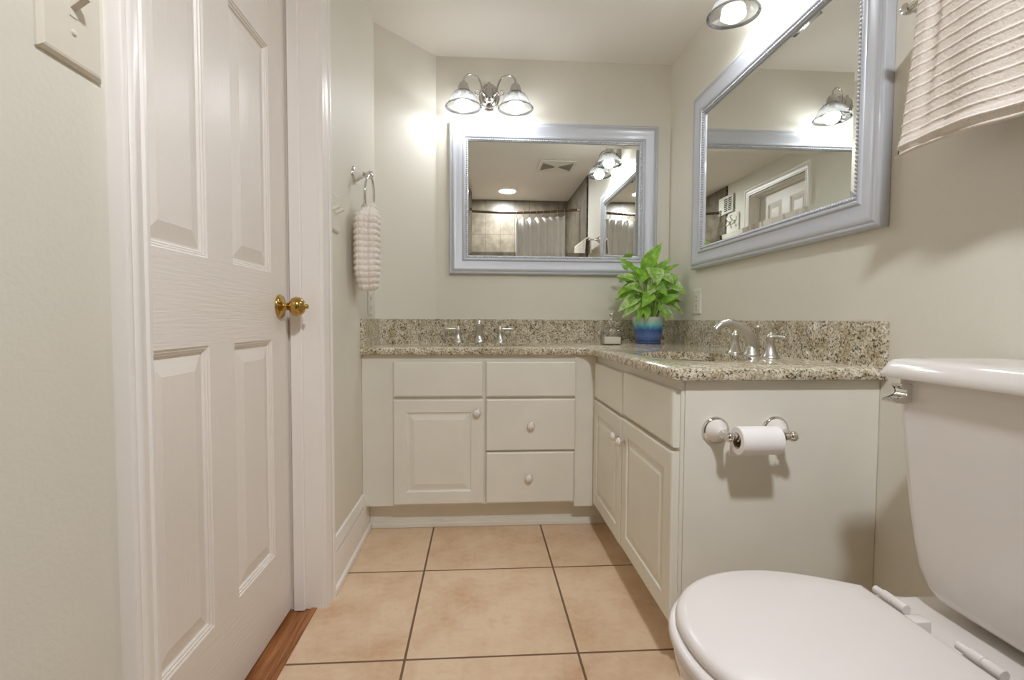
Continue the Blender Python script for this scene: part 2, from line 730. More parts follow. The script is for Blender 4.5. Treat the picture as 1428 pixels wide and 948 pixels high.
# hall floor beyond the door / threshold strip
bm = BM()
box(bm, (-0.75, DY0 - 0.1, -0.05), (-0.5085, DY1 + 0.1, -0.002))
struct('floor_hall', bm, 'wood_floor', 'reddish brown wood floor at the foot of the door', 'floor')
bm = BM()
box(bm, (-0.513, DY0, -0.02), (-0.4955, DY1, 0.004), 0.002, 1)
struct('trim_3', bm, 'wood_floor', 'narrow wood edge strip between wood floor and tile', 'trim')

# jamb and casing
bm = BM()
JX0, JX1 = XL - WT, XL
box(bm, (JX0, DY1 - 0.004, 0), (JX1, DY1 + 0.012, DZ))
box(bm, (JX0, DY0 - 0.012, 0), (JX1, DY0 + 0.004, DZ))
box(bm, (JX0, DY0, DZ - 0.004), (JX1, DY1, DZ + 0.01))
# stops on the room side of the door
box(bm, (-0.560, DY1 - 0.016, 0.0), (-0.527, DY1 - 0.004, DZ - 0.004), 0.002, 1)
box(bm, (-0.560, DY0 + 0.004, 0.0), (-0.527, DY0 + 0.016, DZ - 0.004), 0.002, 1)
box(bm, (-0.560, DY0 + 0.016, DZ - 0.016), (-0.527, DY1 - 0.016, DZ - 0.004), 0.002, 1)
struct('trim_2', bm, 'trim_paint', 'white door jamb and stop lining the doorway', 'trim')
bm = BM()
cas = [(0.0, 0.0), (0.0, 0.011), (0.004, 0.013), (0.010, 0.013), (0.013, 0.010), (0.020, 0.012), (0.030, 0.015), (0.042, 0.017),
       (0.046, 0.015), (0.050, 0.019), (0.056, 0.021), (0.061, 0.020), (0.063, 0.017), (0.063, 0.0)]
mitre_sweep(bm, [(DY0 + 0.0, 0), (DY0 + 0.0, DZ + 0.004), (DY1 - 0.0, DZ + 0.004), (DY1 - 0.0, 0)], cas, lambda u, v, t: (XL + t, u, v))
struct('trim_1', bm, 'trim_paint', 'white moulded casing framing the panel door', 'trim', True)

# the door
DX = -0.5663
bm = BM()
cols = [(0.872, 1.076), (1.182, 1.391)]
rows = [(0.226, 0.830), (1.012, 1.615), (1.722, 1.91)]
loops = [(0, 0), (0.003, -0.003), (0.006, -0.003), (0.008, -0.006), (0.011, -0.006), (0.014, -0.0105), (0.018, -0.0105), (0.050, -0.003), (0.052, -0.0032)]
panel_slab(bm, 0.748, 1.511, 0.010, DZ - 0.010, [(a, b, c, d) for a, b in cols for c, d in rows], loops, 0.035,
           lambda u, v, d: (DX + d, u, v), 0.003,
           lambda u, v: 0.86 < u < 1.40 and not any(c < v < d for c, d in rows))
door = tag(obj('door_1', bm, ['door_grain_upright', 'door_grain_level']), 'white six panel door with wood grain and brass knob', 'door', kind='structure')
bm = BM()
lathe(bm, [(0, 0), (0.034, 0.0), (0.034, 0.003), (0.031, 0.007), (0.022, 0.009), (0.014, 0.012), (0.011, 0.016), (0.011, 0.026), (0.014, 0.029),
           (0.024, 0.036), (0.028, 0.046), (0.026, 0.058), (0.019, 0.066), (0.010, 0.070), (0.007, 0.073), (0.006, 0.079), (0, 0.080)],
      (DX, 1.4445, 0.9215), (1, 0, 0), 32)
k = obj('door_knob', bm, 'brass', door, True, 50)
k['label'] = 'round polished brass knob with backplate'

# baseboard
bm = BM()
bp = [(0.0, 0.0), (0.018, 0.0), (0.022, 0.004), (0.020, 0.016), (0.013, 0.020), (0.013, 0.115), (0.011, 0.121), (0.014, 0.128), (0.013, 0.140),
      (0.008, 0.150), (0.009, 0.158), (0.005, 0.168), (0.0, 0.170)]
mitre_sweep(bm, [(XL, 2.102), (XL, DY1 + 0.064)], bp, lambda u, v, t: (u, v, t))
mitre_sweep(bm, [(XL, DY0 - 0.064), (XL, 0.333)], bp, lambda u, v, t: (u, v, t))
struct('baseboard_left', bm, 'trim_paint', 'tall white moulded baseboard along the left wall', 'baseboard', True)

# ------------------------------------------------------------------ vanity cabinets
CLOOP = [(0, 0), (0.003, -0.004), (0.006, -0.006), (0.012, -0.006), (0.032, -0.0005), (0.034, -0.0005)]


def knob(pos, axis, parent):
    bm = BM()
    lathe(bm, [(0.011, -0.014), (0.010, -0.012), (0.006, -0.010), (0.006, -0.002), (0.0155, 0.0), (0.0165, 0.002), (0.0155, 0.004), (0.013, 0.005)], pos, axis, 24, cap0=True, cap1=True)
    kb = obj('knob', bm, 'chrome', parent, True, 50)
    bm = BM()
    lathe(bm, [(0.014, 0.0035), (0.0145, 0.006), (0.0125, 0.010), (0.007, 0.0135), (0, 0.0145)], pos, axis, 24)
    obj('knob_cap', bm, 'porcelain', kb, True, 60)
    return kb


def flat_front(name, u0, u1, v0, v1, mp, parent):
    bm = BM()
    panel_slab(bm, u0, u1, v0, v1, [], CLOOP, 0.018, mp, 0.006)
    return obj(name, bm, 'cabinet_paint', parent)


def door_front(u0, u1, v0, v1, mp, parent):
    bm = BM()
    panel_slab(bm, u0, u1, v0, v1, [(u0 + 0.052, u1 - 0.052, v0 + 0.052, v1 - 0.052)], CLOOP, 0.018, mp, 0.005)
    return obj('door', bm, 'cabinet_paint', parent)


FY = 2.030          # face of the back cabinet
cabA = thing('vanity_cabinet', 'cream painted vanity with one door and two drawers under the back mirror', 'cabinet', (0, 2.1, 0), 'bathroom vanity cabinets')
bm = BM()
box(bm, (XL + 0.001, FY, 0.118), (0.488, FY + 0.02, CB))
box(bm, (0.398, FY - 0.006, 0.104), (0.488, FY, CB))
box(bm, (XL + 0.001, FY + 0.02, 0.118), (XL + 0.016, 2.30, CB))
box(bm, (XL + 0.016, FY + 0.02, 0.118), (0.560, 2.29, 0.136))
obj('body', bm, 'cabinet_paint', cabA)
bm = BM()
box(bm, (XL + 0.014, 2.100, 0), (0.56, 2.118, 0.118))
box(bm, (XL + 0.022, 2.086, 0), (0.56, 2.100, 0.022), 0.004)
box(bm, (XL + 0.022, 2.096, 0.022), (0.56, 2.101, 0.029))
obj('toe_kick', bm, 'cabinet_paint', cabA)
mA = lambda u, v, d: (u, 2.012 - d, v)
flat_front('false_drawer', -0.3485, 0.0135, 0.572, 0.7155, mA, cabA)
flat_front('false_drawer', 0.0275, 0.3995, 0.5705, 0.715, mA, cabA)
d = door_front(-0.3490, 0.0195, 0.128, 0.560, mA, cabA)
knob((-0.010, 2.000, 0.5075), (0, -1, 0), d)
d = flat_front('drawer', 0.0280, 0.3985, 0.347, 0.5605, mA, cabA)
knob((0.2110, 2.000, 0.4510), (0, -1, 0), d)
d = flat_front('drawer', 0.0285, 0.3950, 0.1275, 0.3395, mA, cabA)
knob((0.2035, 2.000, 0.2340), (0, -1, 0), d)

YC = 1.1616
cabB = thing('vanity_cabinet', 'cream two door vanity under the side mirror with paper roll on its end', 'cabinet', (0.75, 1.6, 0), 'bathroom vanity cabinets')
bm = BM()
box(bm, (0.490, YC + 0.004, 0.110), (0.510, 2.027, CB))
box(bm, (0.510, YC + 0.004, 0.110), (0.996, 2.027, 0.128))
obj('body', bm, 'cabinet_paint', cabB)
bm = BM()
box(bm, (0.4995, YC, 0.0), (0.996, YC + 0.004, CB))
box(bm, (0.490, YC + 0.0012, 0.110), (0.4975, YC + 0.004, CB))
obj('end_panel', bm, 'cabinet_paint', cabB)
bm = BM()
box(bm, (0.562, YC + 0.004, 0), (0.580, 2.08, 0.110))
obj('toe_kick', bm, 'cabinet_paint', cabB)
mB = lambda u, v, d: (0.472 - d, u, v)
flat_front('false_drawer', 1.604, 1.990, 0.571, 0.712, mB, cabB)
flat_front('false_drawer', 1.170, 1.592, 0.575, 0.717, mB, cabB)
d = door_front(1.602, 1.998, 0.128, 0.560, mB, cabB)
knob((0.458, 1.635, 0.492), (-1, 0, 0), d)
d = door_front(1.170, 1.594, 0.132, 0.564, mB, cabB)
knob((0.458, 1.563, 0.492), (-1, 0, 0), d)

# ------------------------------------------------------------------ countertop with splashes
OUT = [(XL, 2.002), (0.405, 2.002), (0.428, 1.993), (0.449, 1.970), (0.456, 1.945), (0.462, 1.150), (0.476, 1.136), (XR, 1.136), (XR, YB), (XBL, YB), (XL, YDG)]
FRONT = 7       # first FRONT edges are the free, rounded ones


def ell(cx, cy, a, b, n=40):
    return [(cx + a * math.cos(2 * PI * k / n), cy + b * math.sin(2 * PI * k / n)) for k in range(n)]


SINKS = [((0.0, 2.262), 0.215, 0.160), ((0.695, 1.565), 0.160, 0.215)]


def inset_outline(pts, d):
    n = len(pts)
    res = []
    for i in range(n):
        p, a, b = Vector(pts[i]), Vector(pts[i - 1]), Vector(pts[(i + 1) % n])
        e0, e1 = (p - a).normalized(), (b - p).normalized()
        d0 = d if (i - 1) % n < FRONT else 0
        d1 = d if i < FRONT else 0
        n0, n1 = Vector((-e0.y, e0.x)), Vector((-e1.y, e1.x))
        m = Matrix(((n0.x, n0.y), (n1.x, n1.y)))
        if abs(m.determinant()) < 1e-4:
            res.append(tuple(p + n0 * d0))
            continue
        q = m.inverted() @ Vector((d0, d1))
        res.append(tuple(p + q))
    return res


bm = BM()
prof = [(0.010, CB), (0.003, CB + 0.003), (0.0, CB + 0.010), (0.0, CT - 0.012), (0.003, CT - 0.004), (0.011, CT)]
rings = []
for dd, zz in prof:
    rings.append([bm.verts.new((x, y, zz)) for x, y in inset_outline(OUT, dd)])
n = len(OUT)
for A, B in zip(rings, rings[1:]):
    for i in range(n):
        bm.faces.new((A[i], A[(i + 1) % n], B[(i + 1) % n], B[i]))
bm.faces.new(rings[0][::-1])
edges = [bm.edges.get((rings[-1][i], rings[-1][(i + 1) % n])) for i in range(n)]
for (cx, cy), a, b in SINKS:
    top = [bm.verts.new((x, y, CT)) for x, y in ell(cx, cy, a, b)]
    low = [bm.verts.new((x, y, CB + 0.001)) for x, y in ell(cx, cy, a, b)]
    for i in range(len(top)):
        j = (i + 1) % len(top)
        edges.append(bm.edges.new((top[i], top[j])))
    for i in range(len(top)):
        j = (i + 1) % len(top)
        bm.faces.new((top[i], top[j], low[j], low[i]))
bmesh.ops.triangle_fill(bm, use_beauty=True, use_dissolve=False, edges=edges)
ctop = tag(obj('countertop', bm, 'granite', None, True, 35), 'speckled granite countertop running round the corner over both vanities', 'countertop')


def splash(pts, label):
    bm = BM()
    prism(bm, pts, CT, ZSP)
    es = [e for e in bm.edges if all(v.co.z > ZSP - 1e-4 for v in e.verts)]
    bmesh.ops.bevel(bm, geom=es, offset=0.003, segments=2, affect='EDGES')
    tag(obj('backsplash', bm, 'granite', None, True, 30), label, 'backsplash', 'granite splash strips along the counter')


ST = 0.02
splash([(XL, 2.010), (XL + ST, 2.010), (XL + ST, YDG - 0.008), (XL, YDG)], 'short granite splash strip on the left wall under the towel')
splash([(XL, YDG), (XL + ST, YDG - 0.008), (XBL + 0.0085, YB - ST), (XBL, YB)], 'granite splash strip on the angled corner wall')
splash([(XBL, YB), (XBL + 0.0085, YB - ST), (XR - ST, YB - ST), (XR - ST, YB)], 'long granite splash strip on the back wall behind the small faucet')
splash([(XR - ST, 1.140), (XR, 1.140), (XR, YB), (XR - ST, YB)], 'granite splash strip on the right wall behind the curved faucet')

# undermount basins
for i, ((cx, cy), a, b) in enumerate(SINKS):
    s = thing('sink_basin', ['white oval basin set in the back counter below the small faucet', 'white oval basin sunk in the side counter before the curved faucet'][i], 'sink', (cx, cy, CB), 'undermount basins')
    bm = BM()
    prev = None
    for f, dz in ((1.06, 0.0), (1.03, -0.004), (1.0, -0.012), (0.95, -0.05), (0.82, -0.10), (0.55, -0.132), (0.15, -0.14)):
        rg = [bm.verts.new((x, y, CB - 0.0005 + dz)) for x, y in ell(cx, cy, a * f, b * f)]
        if prev:
            for k in range(len(rg)):
                j = (k + 1) % len(rg)
                bm.faces.new((prev[k], prev[j], rg[j], rg[k]))
        prev = rg
    bm.faces.new(prev)
    obj('bowl', bm, 'porcelain', s, True, 60)
    bm = BM()
    lathe(bm, [(0.024, 0), (0.022, 0.003), (0.012, 0.002), (0, 0.004)], (cx, cy, CB - 0.1405), (0, 0, 1), 20)
    obj('drain', bm, 'chrome', s, True)


# faucets
def make_faucet(label, origin, rot):
    """local: spout points to -y, handles along x"""
    t = thing('faucet', label, 'faucet', (0, 0, 0), 'widespread faucets')
    bm = BM()
    lathe(bm, [(0.029, 0), (0.029, 0.004), (0.026, 0.010), (0.020, 0.020), (0.017, 0.034)], (0, 0, CT), (0, 0, 1), 28, cap0=True)
    tube(bm, [(0, 0.004, CT + 0.020), (0, 0.0, CT + 0.050), (0, -0.018, CT + 0.078), (0, -0.045, CT + 0.101), (0, -0.075, CT + 0.110), (0, -0.105, CT + 0.104), (0, -0.122, CT + 0.086)],
         [0.020, 0.018, 0.0155, 0.0135, 0.0125, 0.012, 0.0115], 16, smooth=2)
    lathe(bm, [(0.004, 0.03), (0.0032, 0.085), (0.006, 0.088), (0.007, 0.094), (0.004, 0.100), (0, 0.101)], (0, 0.020, CT), (0, 0, 1), 14)
    obj('spout', bm, 'brushed_nickel', t, True, 50)
    for sx in (-1, 1):
        bm = BM()
        lathe(bm, [(0.027, 0), (0.027, 0.004), (0.023, 0.009), (0.018, 0.018), (0.0135, 0.034), (0.011, 0.048), (0.0115, 0.056), (0.014, 0.062), (0.013, 0.069), (0.007, 0.074), (0.004, 0.080), (0, 0.082)],
              (sx * 0.105, 0, CT), (0, 0, 1), 24, cap0=True)
        hd = obj('handle', bm, 'brushed_nickel', t, True, 50)
        bm = BM()
        tube(bm, [(sx * 0.112, 0, CT + 0.066), (sx * 0.135, 0, CT + 0.067), (sx * 0.155, 0, CT + 0.066), (sx * 0.172, 0, CT + 0.066), (sx * 0.176, 0, CT + 0.066)],
             [0.005, 0.0055, 0.0075, 0.006, 0.002], 12, smooth=1)
        obj('lever', bm, 'brushed_nickel', hd, True, 50)
    t.location = origin
    t.rotation_euler = (0, 0, rot)
    return t


make_faucet('brushed nickel faucet with two levers on the back counter, straight under mirror', (-0.001, 2.490, 0), 0)
make_faucet('brushed nickel faucet on the side counter with spout curving toward the left', (0.888, 1.556, 0), -PI / 2)


# ------------------------------------------------------------------ framed mirrors
def make_mirror(label, place):
    """local: u across, v up, t out of the wall, origin at centre"""
    W, Hh = 1.080, 0.770
    t = thing('framed_mirror', label, 'mirror', (0, 0, 0), 'silver framed vanity mirrors')
    x, y = W / 2, Hh / 2
    path = [(-x, -y), (x, -y), (x, y), (-x, y)]
    prof = [(0.0, 0.001), (0.0, 0.021), (0.002, 0.025), (0.006, 0.0275), (0.011, 0.0275), (0.0125, 0.0260), (0.015, 0.0275), (0.020, 0.0305), (0.025, 0.0310), (0.030, 0.0300),
            (0.045, 0.0245), (0.060, 0.0205), (0.0665, 0.0200), (0.0675, 0.0215), (0.071, 0.0245), (0.076, 0.0250), (0.0795, 0.0235), (0.0815, 0.0190), (0.095, 0.0165), (0.095, 0.008)]
    bm = BM()
    mitre_sweep(bm, path, prof, place, True)
    bm2 = bm
    fr = obj('frame', bm2, 'mirror_frame_silver', t, True, 28)
    # beading along the inner lip
    bm = BM()
    a, b = x - 0.0880, y - 0.0880
    step = 0.0108
    for (x0, y0, x1, y1) in ((-a, -b, a, -b), (a, -b, a, b), (a, b, -a, b), (-a, b, -a, -b)):
        L = math.hypot(x1 - x0, y1 - y0)
        nn = int(L / step)
        for q in range(nn):
            f = q / nn
            sphere(bm, place(x0 + (x1 - x0) * f, y0 + (y1 - y0) * f, 0.0185), 0.0052, 8, 6)
    obj('beading', bm, 'mirror_frame_silver', fr, True, 60)
    # bevelled glass
    bm = BM()
    ix, iy = x - 0.094, y - 0.094
    bw = 0.021
    o_ = [bm.verts.new(place(p, q, 0.0105)) for p, q in ((-ix, -iy), (ix, -iy), (ix, iy), (-ix, iy))]
    i_ = [bm.verts.new(place(p, q, 0.0120)) for p, q in ((-ix + bw, -iy + bw), (ix - bw, -iy + bw), (ix - bw, iy - bw), (-ix + bw, iy - bw))]
    for k in range(4):
        bm.faces.new((o_[k], o_[(k + 1) % 4], i_[(k + 1) % 4], i_[k]))
    bm.faces.new(i_)
    o2 = [bm.verts.new(place(p, q, 0.006)) for p, q in ((-ix, -iy), (ix, -iy), (ix, iy), (-ix, iy))]
    for k in range(4):
        bm.faces.new((o_[k], o_[(k + 1) % 4], o2[(k + 1) % 4], o2[k]))
    bm.faces.new(o2)
    g = obj('glass', bm, 'mirror_glass', t)
    g['label'] = 'mirror glass with a bevelled border'
    return t


make_mirror('silver framed mirror with beaded lip hung on the back wall', lambda u, v, t: (0.3855 + u, YB - t, 1.5045 + v))
make_mirror('large silver framed mirror with beaded lip hung on the right wall', lambda u, v, t: (XR - t, 1.692 + u, 1.5045 + v))


# ------------------------------------------------------------------ wall sconces
def make_sconce(label, origin, rot, spread):
    """local: wall plane y = 0, out is -y, rim of the shades at z = 0"""
    t = thing('wall_sconce', label, 'wall light', (0, 0, 0), 'two shade vanity sconces')
    D = 0.112
    bm = BM()
    # backplate, oval
    prev = None
    for f, yy in ((1.0, 0.0), (1.0, -0.004), (0.93, -0.009), (0.84, -0.010), (0.80, -0.016), (0.62, -0.022), (0.3, -0.026)):
        rg = [bm.verts.new((0.054 * f * math.cos(2 * PI * k / 36), yy, 0.098 + 0.070 * f * math.sin(2 * PI * k / 36))) for k in range(36)]
        if prev:
            for k in range(36):
                bm.faces.new((prev[k], prev[(k + 1) % 36], rg[(k + 1) % 36], rg[k]))
        prev = rg
    bm.faces.new(prev)
    obj('backplate', bm, 'fixture_chrome', t, True, 50)
    bm = BM()
    lathe(bm, [(0.0, 0.052), (0.010, 0.054), (0.020, 0.060), (0.024, 0.072), (0.024, 0.112), (0.020, 0.126), (0.010, 0.136), (0.006, 0.144), (0.007, 0.150), (0, 0.156)], (0, -0.050, 0), (0, 0, 1), 28)
    box(bm, (-0.008, -0.045, 0.082), (0.008, -0.015, 0.108), 0.002)
    obj('hub', bm, 'fixture_chrome', t, True, 50)
    for sx in (-1, 1):
        cx = sx * spread / 2
        bm = BM()
        pts = [(sx * 0.022, -0.054, 0.085), (sx * 0.034, -0.060, 0.098), (sx * 0.040, -0.066, 0.125), (sx * 0.052, -0.076, 0.155), (sx * 0.076, -0.090, 0.168),
               (cx - sx * 0.022, -0.104, 0.163), (cx - sx * 0.003, -D, 0.145), (cx, -D, 0.120)]
        tube(bm, pts, 0.0048, 10, smooth=2)
        sc = []
        for q in range(15):
            a = q / 14 * 1.75 * PI
            r = 0.017 - 0.0095 * q / 14
            sc.append((sx * (0.060 - 0.0 + r * math.cos(PI + a) * 1.0), -0.066, 0.096 - r * math.sin(a)))
        tube(bm, [(sx * 0.030, -0.058, 0.100)] + sc, 0.003, 8, smooth=1)
        obj('arm', bm, 'fixture_chrome', t, True, 50)
        bm = BM()
        lathe(bm, [(0.006, 0.124), (0.012, 0.121), (0.021, 0.112), (0.026, 0.098), (0.0285, 0.086), (0.030, 0.076), (0.0285, 0.070), (0.025, 0.070)], (cx, -D, 0), (0, 0, 1), 28, cap0=True, cap1=True)
        for k in range(3):
            a = 2 * PI * k / 3 + 0.6
            lathe(bm, [(0.003, 0.024), (0.003, 0.034), (0.0045, 0.034), (0.0045, 0.039), (0, 0.040)], (cx, -D, 0.077), (math.cos(a), math.sin(a), 0), 8)
        obj('socket_cup', bm, 'fixture_chrome', t, True, 50)
        bm = BM()
        pr = [(0.0275, 0.078), (0.034, 0.076), (0.047, 0.066), (0.060, 0.050), (0.070, 0.030), (0.0765, 0.014), (0.081, 0.008)]
        lathe(bm, pr, (cx, -D, 0), (0, 0, 1), 96, ribs=0.0006)
        sh = obj('shade', bm, 'ribbed_glass', t, True, 80)
        bm = BM()
        lathe(bm, [(0.080, 0.010), (0.088, 0.003), (0.0885, 0.0), (0.086, -0.0015), (0.079, 0.006)], (cx, -D, 0), (0, 0, 1), 64)
        obj('rim', bm, 'rim_glass', sh, True, 60)
        bm = BM()
        lathe(bm, [(0.013, 0.070), (0.014, 0.058), (0.022, 0.052), (0.031, 0.038), (0.0372, 0.0235)], (cx, -D, 0), (0, 0, 1), 24, cap0=True)
        lb = obj('bulb', bm, 'white_plastic', t, True, 60)
        bm = BM()
        lathe(bm, [(0.0372, 0.0235), (0.0384, 0.015), (0.0372, 0.005), (0.0325, -0.007), (0.0235, -0.0165), (0.0120, -0.0215), (0, -0.0230)], (cx, -D, 0), (0, 0, 1), 24)
        lb = obj('globe', bm, 'bulb_glow', lb, True, 60)
        lb['label'] = 'glowing white end of the bulb'
    t.location = origin
    t.rotation_euler = (0, 0, rot)
    return t


make_sconce('chrome two shade sconce lit above the back wall mirror', (0.0475, YB, 1.918), 0, 0.254)
make_sconce('chrome two shade sconce lit above the right wall mirror', (XR, 1.585, 1.955), -PI / 2, 0.270)

# ------------------------------------------------------------------ switches and outlets
def plate(bm, mp, u0, u1, v0, v1, t=0.006):
    pts = [(u0, v0, 0.0), (u1, v0, 0.0), (u1, v1, 0.0), (u0, v1, 0.0)]
    prev = None
    for ins, h in ((0, 0.0), (0, t * 0.45), (0.004, t * 0.9), (0.007, t)):
        rg = [bm.verts.new(mp(a, b, h)) for a, b in ((u0 + ins, v0 + ins), (u1 - ins, v0 + ins), (u1 - ins, v1 - ins), (u0 + ins, v1 - ins))]
        if prev:
            for k in range(4):
                bm.faces.new((prev[k], prev[(k + 1) % 4], rg[(k + 1) % 4], rg[k]))
        else:
            bm.faces.new(rg)
        prev = rg
    bm.faces.new(prev)


def switch(label, u0, u1, v0, v1, toggles, mat, reach=0.0):
    mp = lambda u, v, t: (XL + t, u, v)
    tt = thing('light_switch', label, 'light switch', (XL, (u0 + u1) / 2, (v0 + v1) / 2))
    bm = BM()
    plate(bm, mp, u0, u1, v0, v1, 0.006 + reach * 0.3)
    obj('plate', bm, mat, tt)
    vc = (v0 + v1) / 2
    for uc in toggles:
        bm = BM()
        box(bm, (XL + 0.0055, uc - 0.0055, vc - 0.0125), (XL + 0.0068, uc + 0.0055, vc + 0.0125))
        obj('slot', bm, 'dark_slot' if mat == 'dark' else mat, tt)
        bm = BM()
        prism(bm, [(XL + 0.006, vc - 0.004), (XL + 0.006, vc + 0.009), (XL + 0.020 + reach, vc + 0.0165), (XL + 0.0225 + reach, vc + 0.0085)], uc - 0.0045, uc + 0.0045, lambda a, b, c: (a, c, b))
        obj('toggle', bm, mat, tt)
        for dv in (-0.030, 0.030):
            bm = BM()
            lathe(bm, [(0.0038, 0.005), (0.0036, 0.0068), (0.002, 0.0078), (0, 0.008)], (XL, uc, vc + dv), (1, 0, 0), 14)
            obj('screw', bm, mat, tt, True)
    return tt


switch('single switch plate on the left wall nearest the camera before the door', 0.5735, 0.664, 1.1795, 1.315, [0.619], 'ivory_plastic')
switch('double switch plate on the left wall between door and towel ring', 1.590, 1.704, 1.172, 1.296, [1.624, 1.670], 'white_plastic', 0.008)


def outlet(label, x, sgn, u0, u1, v0, v1):
    mp = lambda u, v, t: (x + sgn * t, u, v)
    tt = thing('wall_outlet', label, 'outlet', (x, (u0 + u1) / 2, (v0 + v1) / 2), 'outlets above the counter')
    bm = BM()
    plate(bm, mp, u0, u1, v0, v1, 0.007)
    obj('plate', bm, 'white_plastic', tt)
    uc = (u0 + u1) / 2
    for dv in (-0.020, 0.020):
        vc = (v0 + v1) / 2 + dv
        bm = BM()
        a, b = x + sgn * 0.006, x + sgn * 0.009
        box(bm, (a, uc - 0.016, vc - 0.014), (b, uc + 0.016, vc + 0.014), 0.003)
        so = obj('socket', bm, 'white_plastic', tt)
        bm = BM()
        for du in (-0.006, 0.006):
            box(bm, (b - sgn * 0.001, uc + du - 0.001, vc - 0.003), (b + sgn * 0.0004, uc + du + 0.001, vc + 0.005))
        obj('slots', bm, 'dark_slot', so)


outlet('white outlet on the left wall below the hanging waffle towel', XL, 1, 2.140, 2.215, 0.905, 1.003)
outlet('white outlet on the right wall behind the plant', XR, -1, 2.165, 2.240, 0.915, 1.030)


# ------------------------------------------------------------------ towel ring and its towel
tr = thing('towel_ring', 'chrome towel ring on the left wall by the double switch', 'towel ring', (XL, 1.926, 1.433))
bm = BM()
RY, RZ = 1.926, 1.432
lathe(bm, [(0.033, 0), (0.033, 0.004), (0.029, 0.008), (0.027, 0.009)], (XL, RY, RZ), (1, 0, 0), 28, cap0=True, cap1=True)
lathe(bm, [(0.012, 0.034), (0.009, 0.044), (0.009, 0.050), (0.014, 0.053), (0.0165, 0.062), (0.013, 0.072), (0, 0.076)], (XL, RY, RZ), (1, 0, 0), 20, cap0=True)
obj('mount', bm, 'chrome', tr, True, 50)
bm = BM()
lathe(bm, [(0.027, 0.008), (0.023, 0.016), (0.016, 0.026), (0.012, 0.036)], (XL, RY, RZ), (1, 0, 0), 28, cap0=True, cap1=True)
obj('rosette', bm, 'porcelain', tr, True, 50)['label'] = 'white ceramic rosette'
bm = BM()
RR = 0.076
rc = Vector((XL + 0.060, RY - 0.005, RZ - RR - 0.006))
tube(bm, [(rc.x + 0.004 * math.sin(a), rc.y + RR * math.cos(a), rc.z + RR * math.sin(a)) for a in (2 * PI * k / 48 for k in range(48))], 0.0048, 10, closed=True)
obj('ring', bm, 'chrome', tr, True, 60)


def ring_towel():
    bm = BM()
    NZ, NA = 150, 128
    z1, z0 = rc.z - RR + 0.052, 1.000
    rows = []
    for i in range(NZ + 1):
        f = i / NZ
        z = z1 + (z0 - z1) * f
        sp = min(1.0, f / 0.22)
        sp = sp * sp * (3 - 2 * sp)
        end = 1.0 - 0.42 * max(0.0, (f - 0.78) / 0.22) ** 1.5
        hw = (0.026 + 0.064 * sp) * end          # half width along the wall
        hd = (0.020 + 0.018 * sp) * (1.0 - 0.22 * max(0.0, (f - 0.8) / 0.2))
        cy = rc.y - 0.025 * sp
        row = []
        for k in range(NA):
            a = 2 * PI * k / NA
            ca, sa = math.cos(a), math.sin(a)
            fold = 1 + 0.17 * math.cos(3 * a + 0.6) * sp - 0.16 * sp * math.exp(-(((a - 1.75) % (2 * PI)) / 0.16) ** 2) + 0.05 * math.cos(5 * a + 2)
            # waffle: rows of puffy squares
            wz = abs(math.sin(PI * (z - z0) / 0.0215))
            wa = abs(math.sin(a * 8))
            puff = 0.0068 * (wz ** 0.7) * (0.3 + 0.7 * wa ** 0.7)
            r = fold
            px = rc.x - 0.000 + (hd * r + puff) * sa
            py = cy + (hw * r + puff) * ca
            px = max(px, XL + 0.004)
            row.append(bm.verts.new((px, py, z + 0.010 * math.cos(a) * f)))
        rows.append(row)
    for A, B in zip(rows, rows[1:]):
        for k in range(NA):
            j = (k + 1) % NA
            bm.faces.new((A[k], A[j], B[j], B[k]))
    bm.faces.new(rows[0])
    bm.faces.new(rows[-1])
    o = obj('hand_towel', bm, 'terry', None, True, 70)
    tag(o, 'small cream waffle towel hanging bunched from the towel ring', 'towel')


ring_towel()

# ------------------------------------------------------------------ towel bar and towel above the toilet
TBX, TBZ = XR - 0.085, 1.556
tb = thing('towel_bar', 'chrome towel bar on the right wall above the toilet tank', 'towel bar', (XR, 0.8, TBZ))
for yy in (1.027, 0.435):
    bm = BM()
    lathe(bm, [(0.028, 0), (0.028, 0.005), (0.024, 0.010), (0.014, 0.022), (0.008, 0.040), (0.007, 0.072), (0.011, 0.076), (0.0125, 0.086), (0.010, 0.093), (0, 0.096)], (XR, yy, TBZ), (-1, 0, 0), 24, cap0=True)
    obj('post', bm, 'chrome', tb, True, 50)
bm = BM()
tube(bm, [(TBX, 0.435, TBZ), (TBX, 1.027, TBZ)], 0.008, 16)
obj('rail', bm, 'chrome', tb, True, 60)


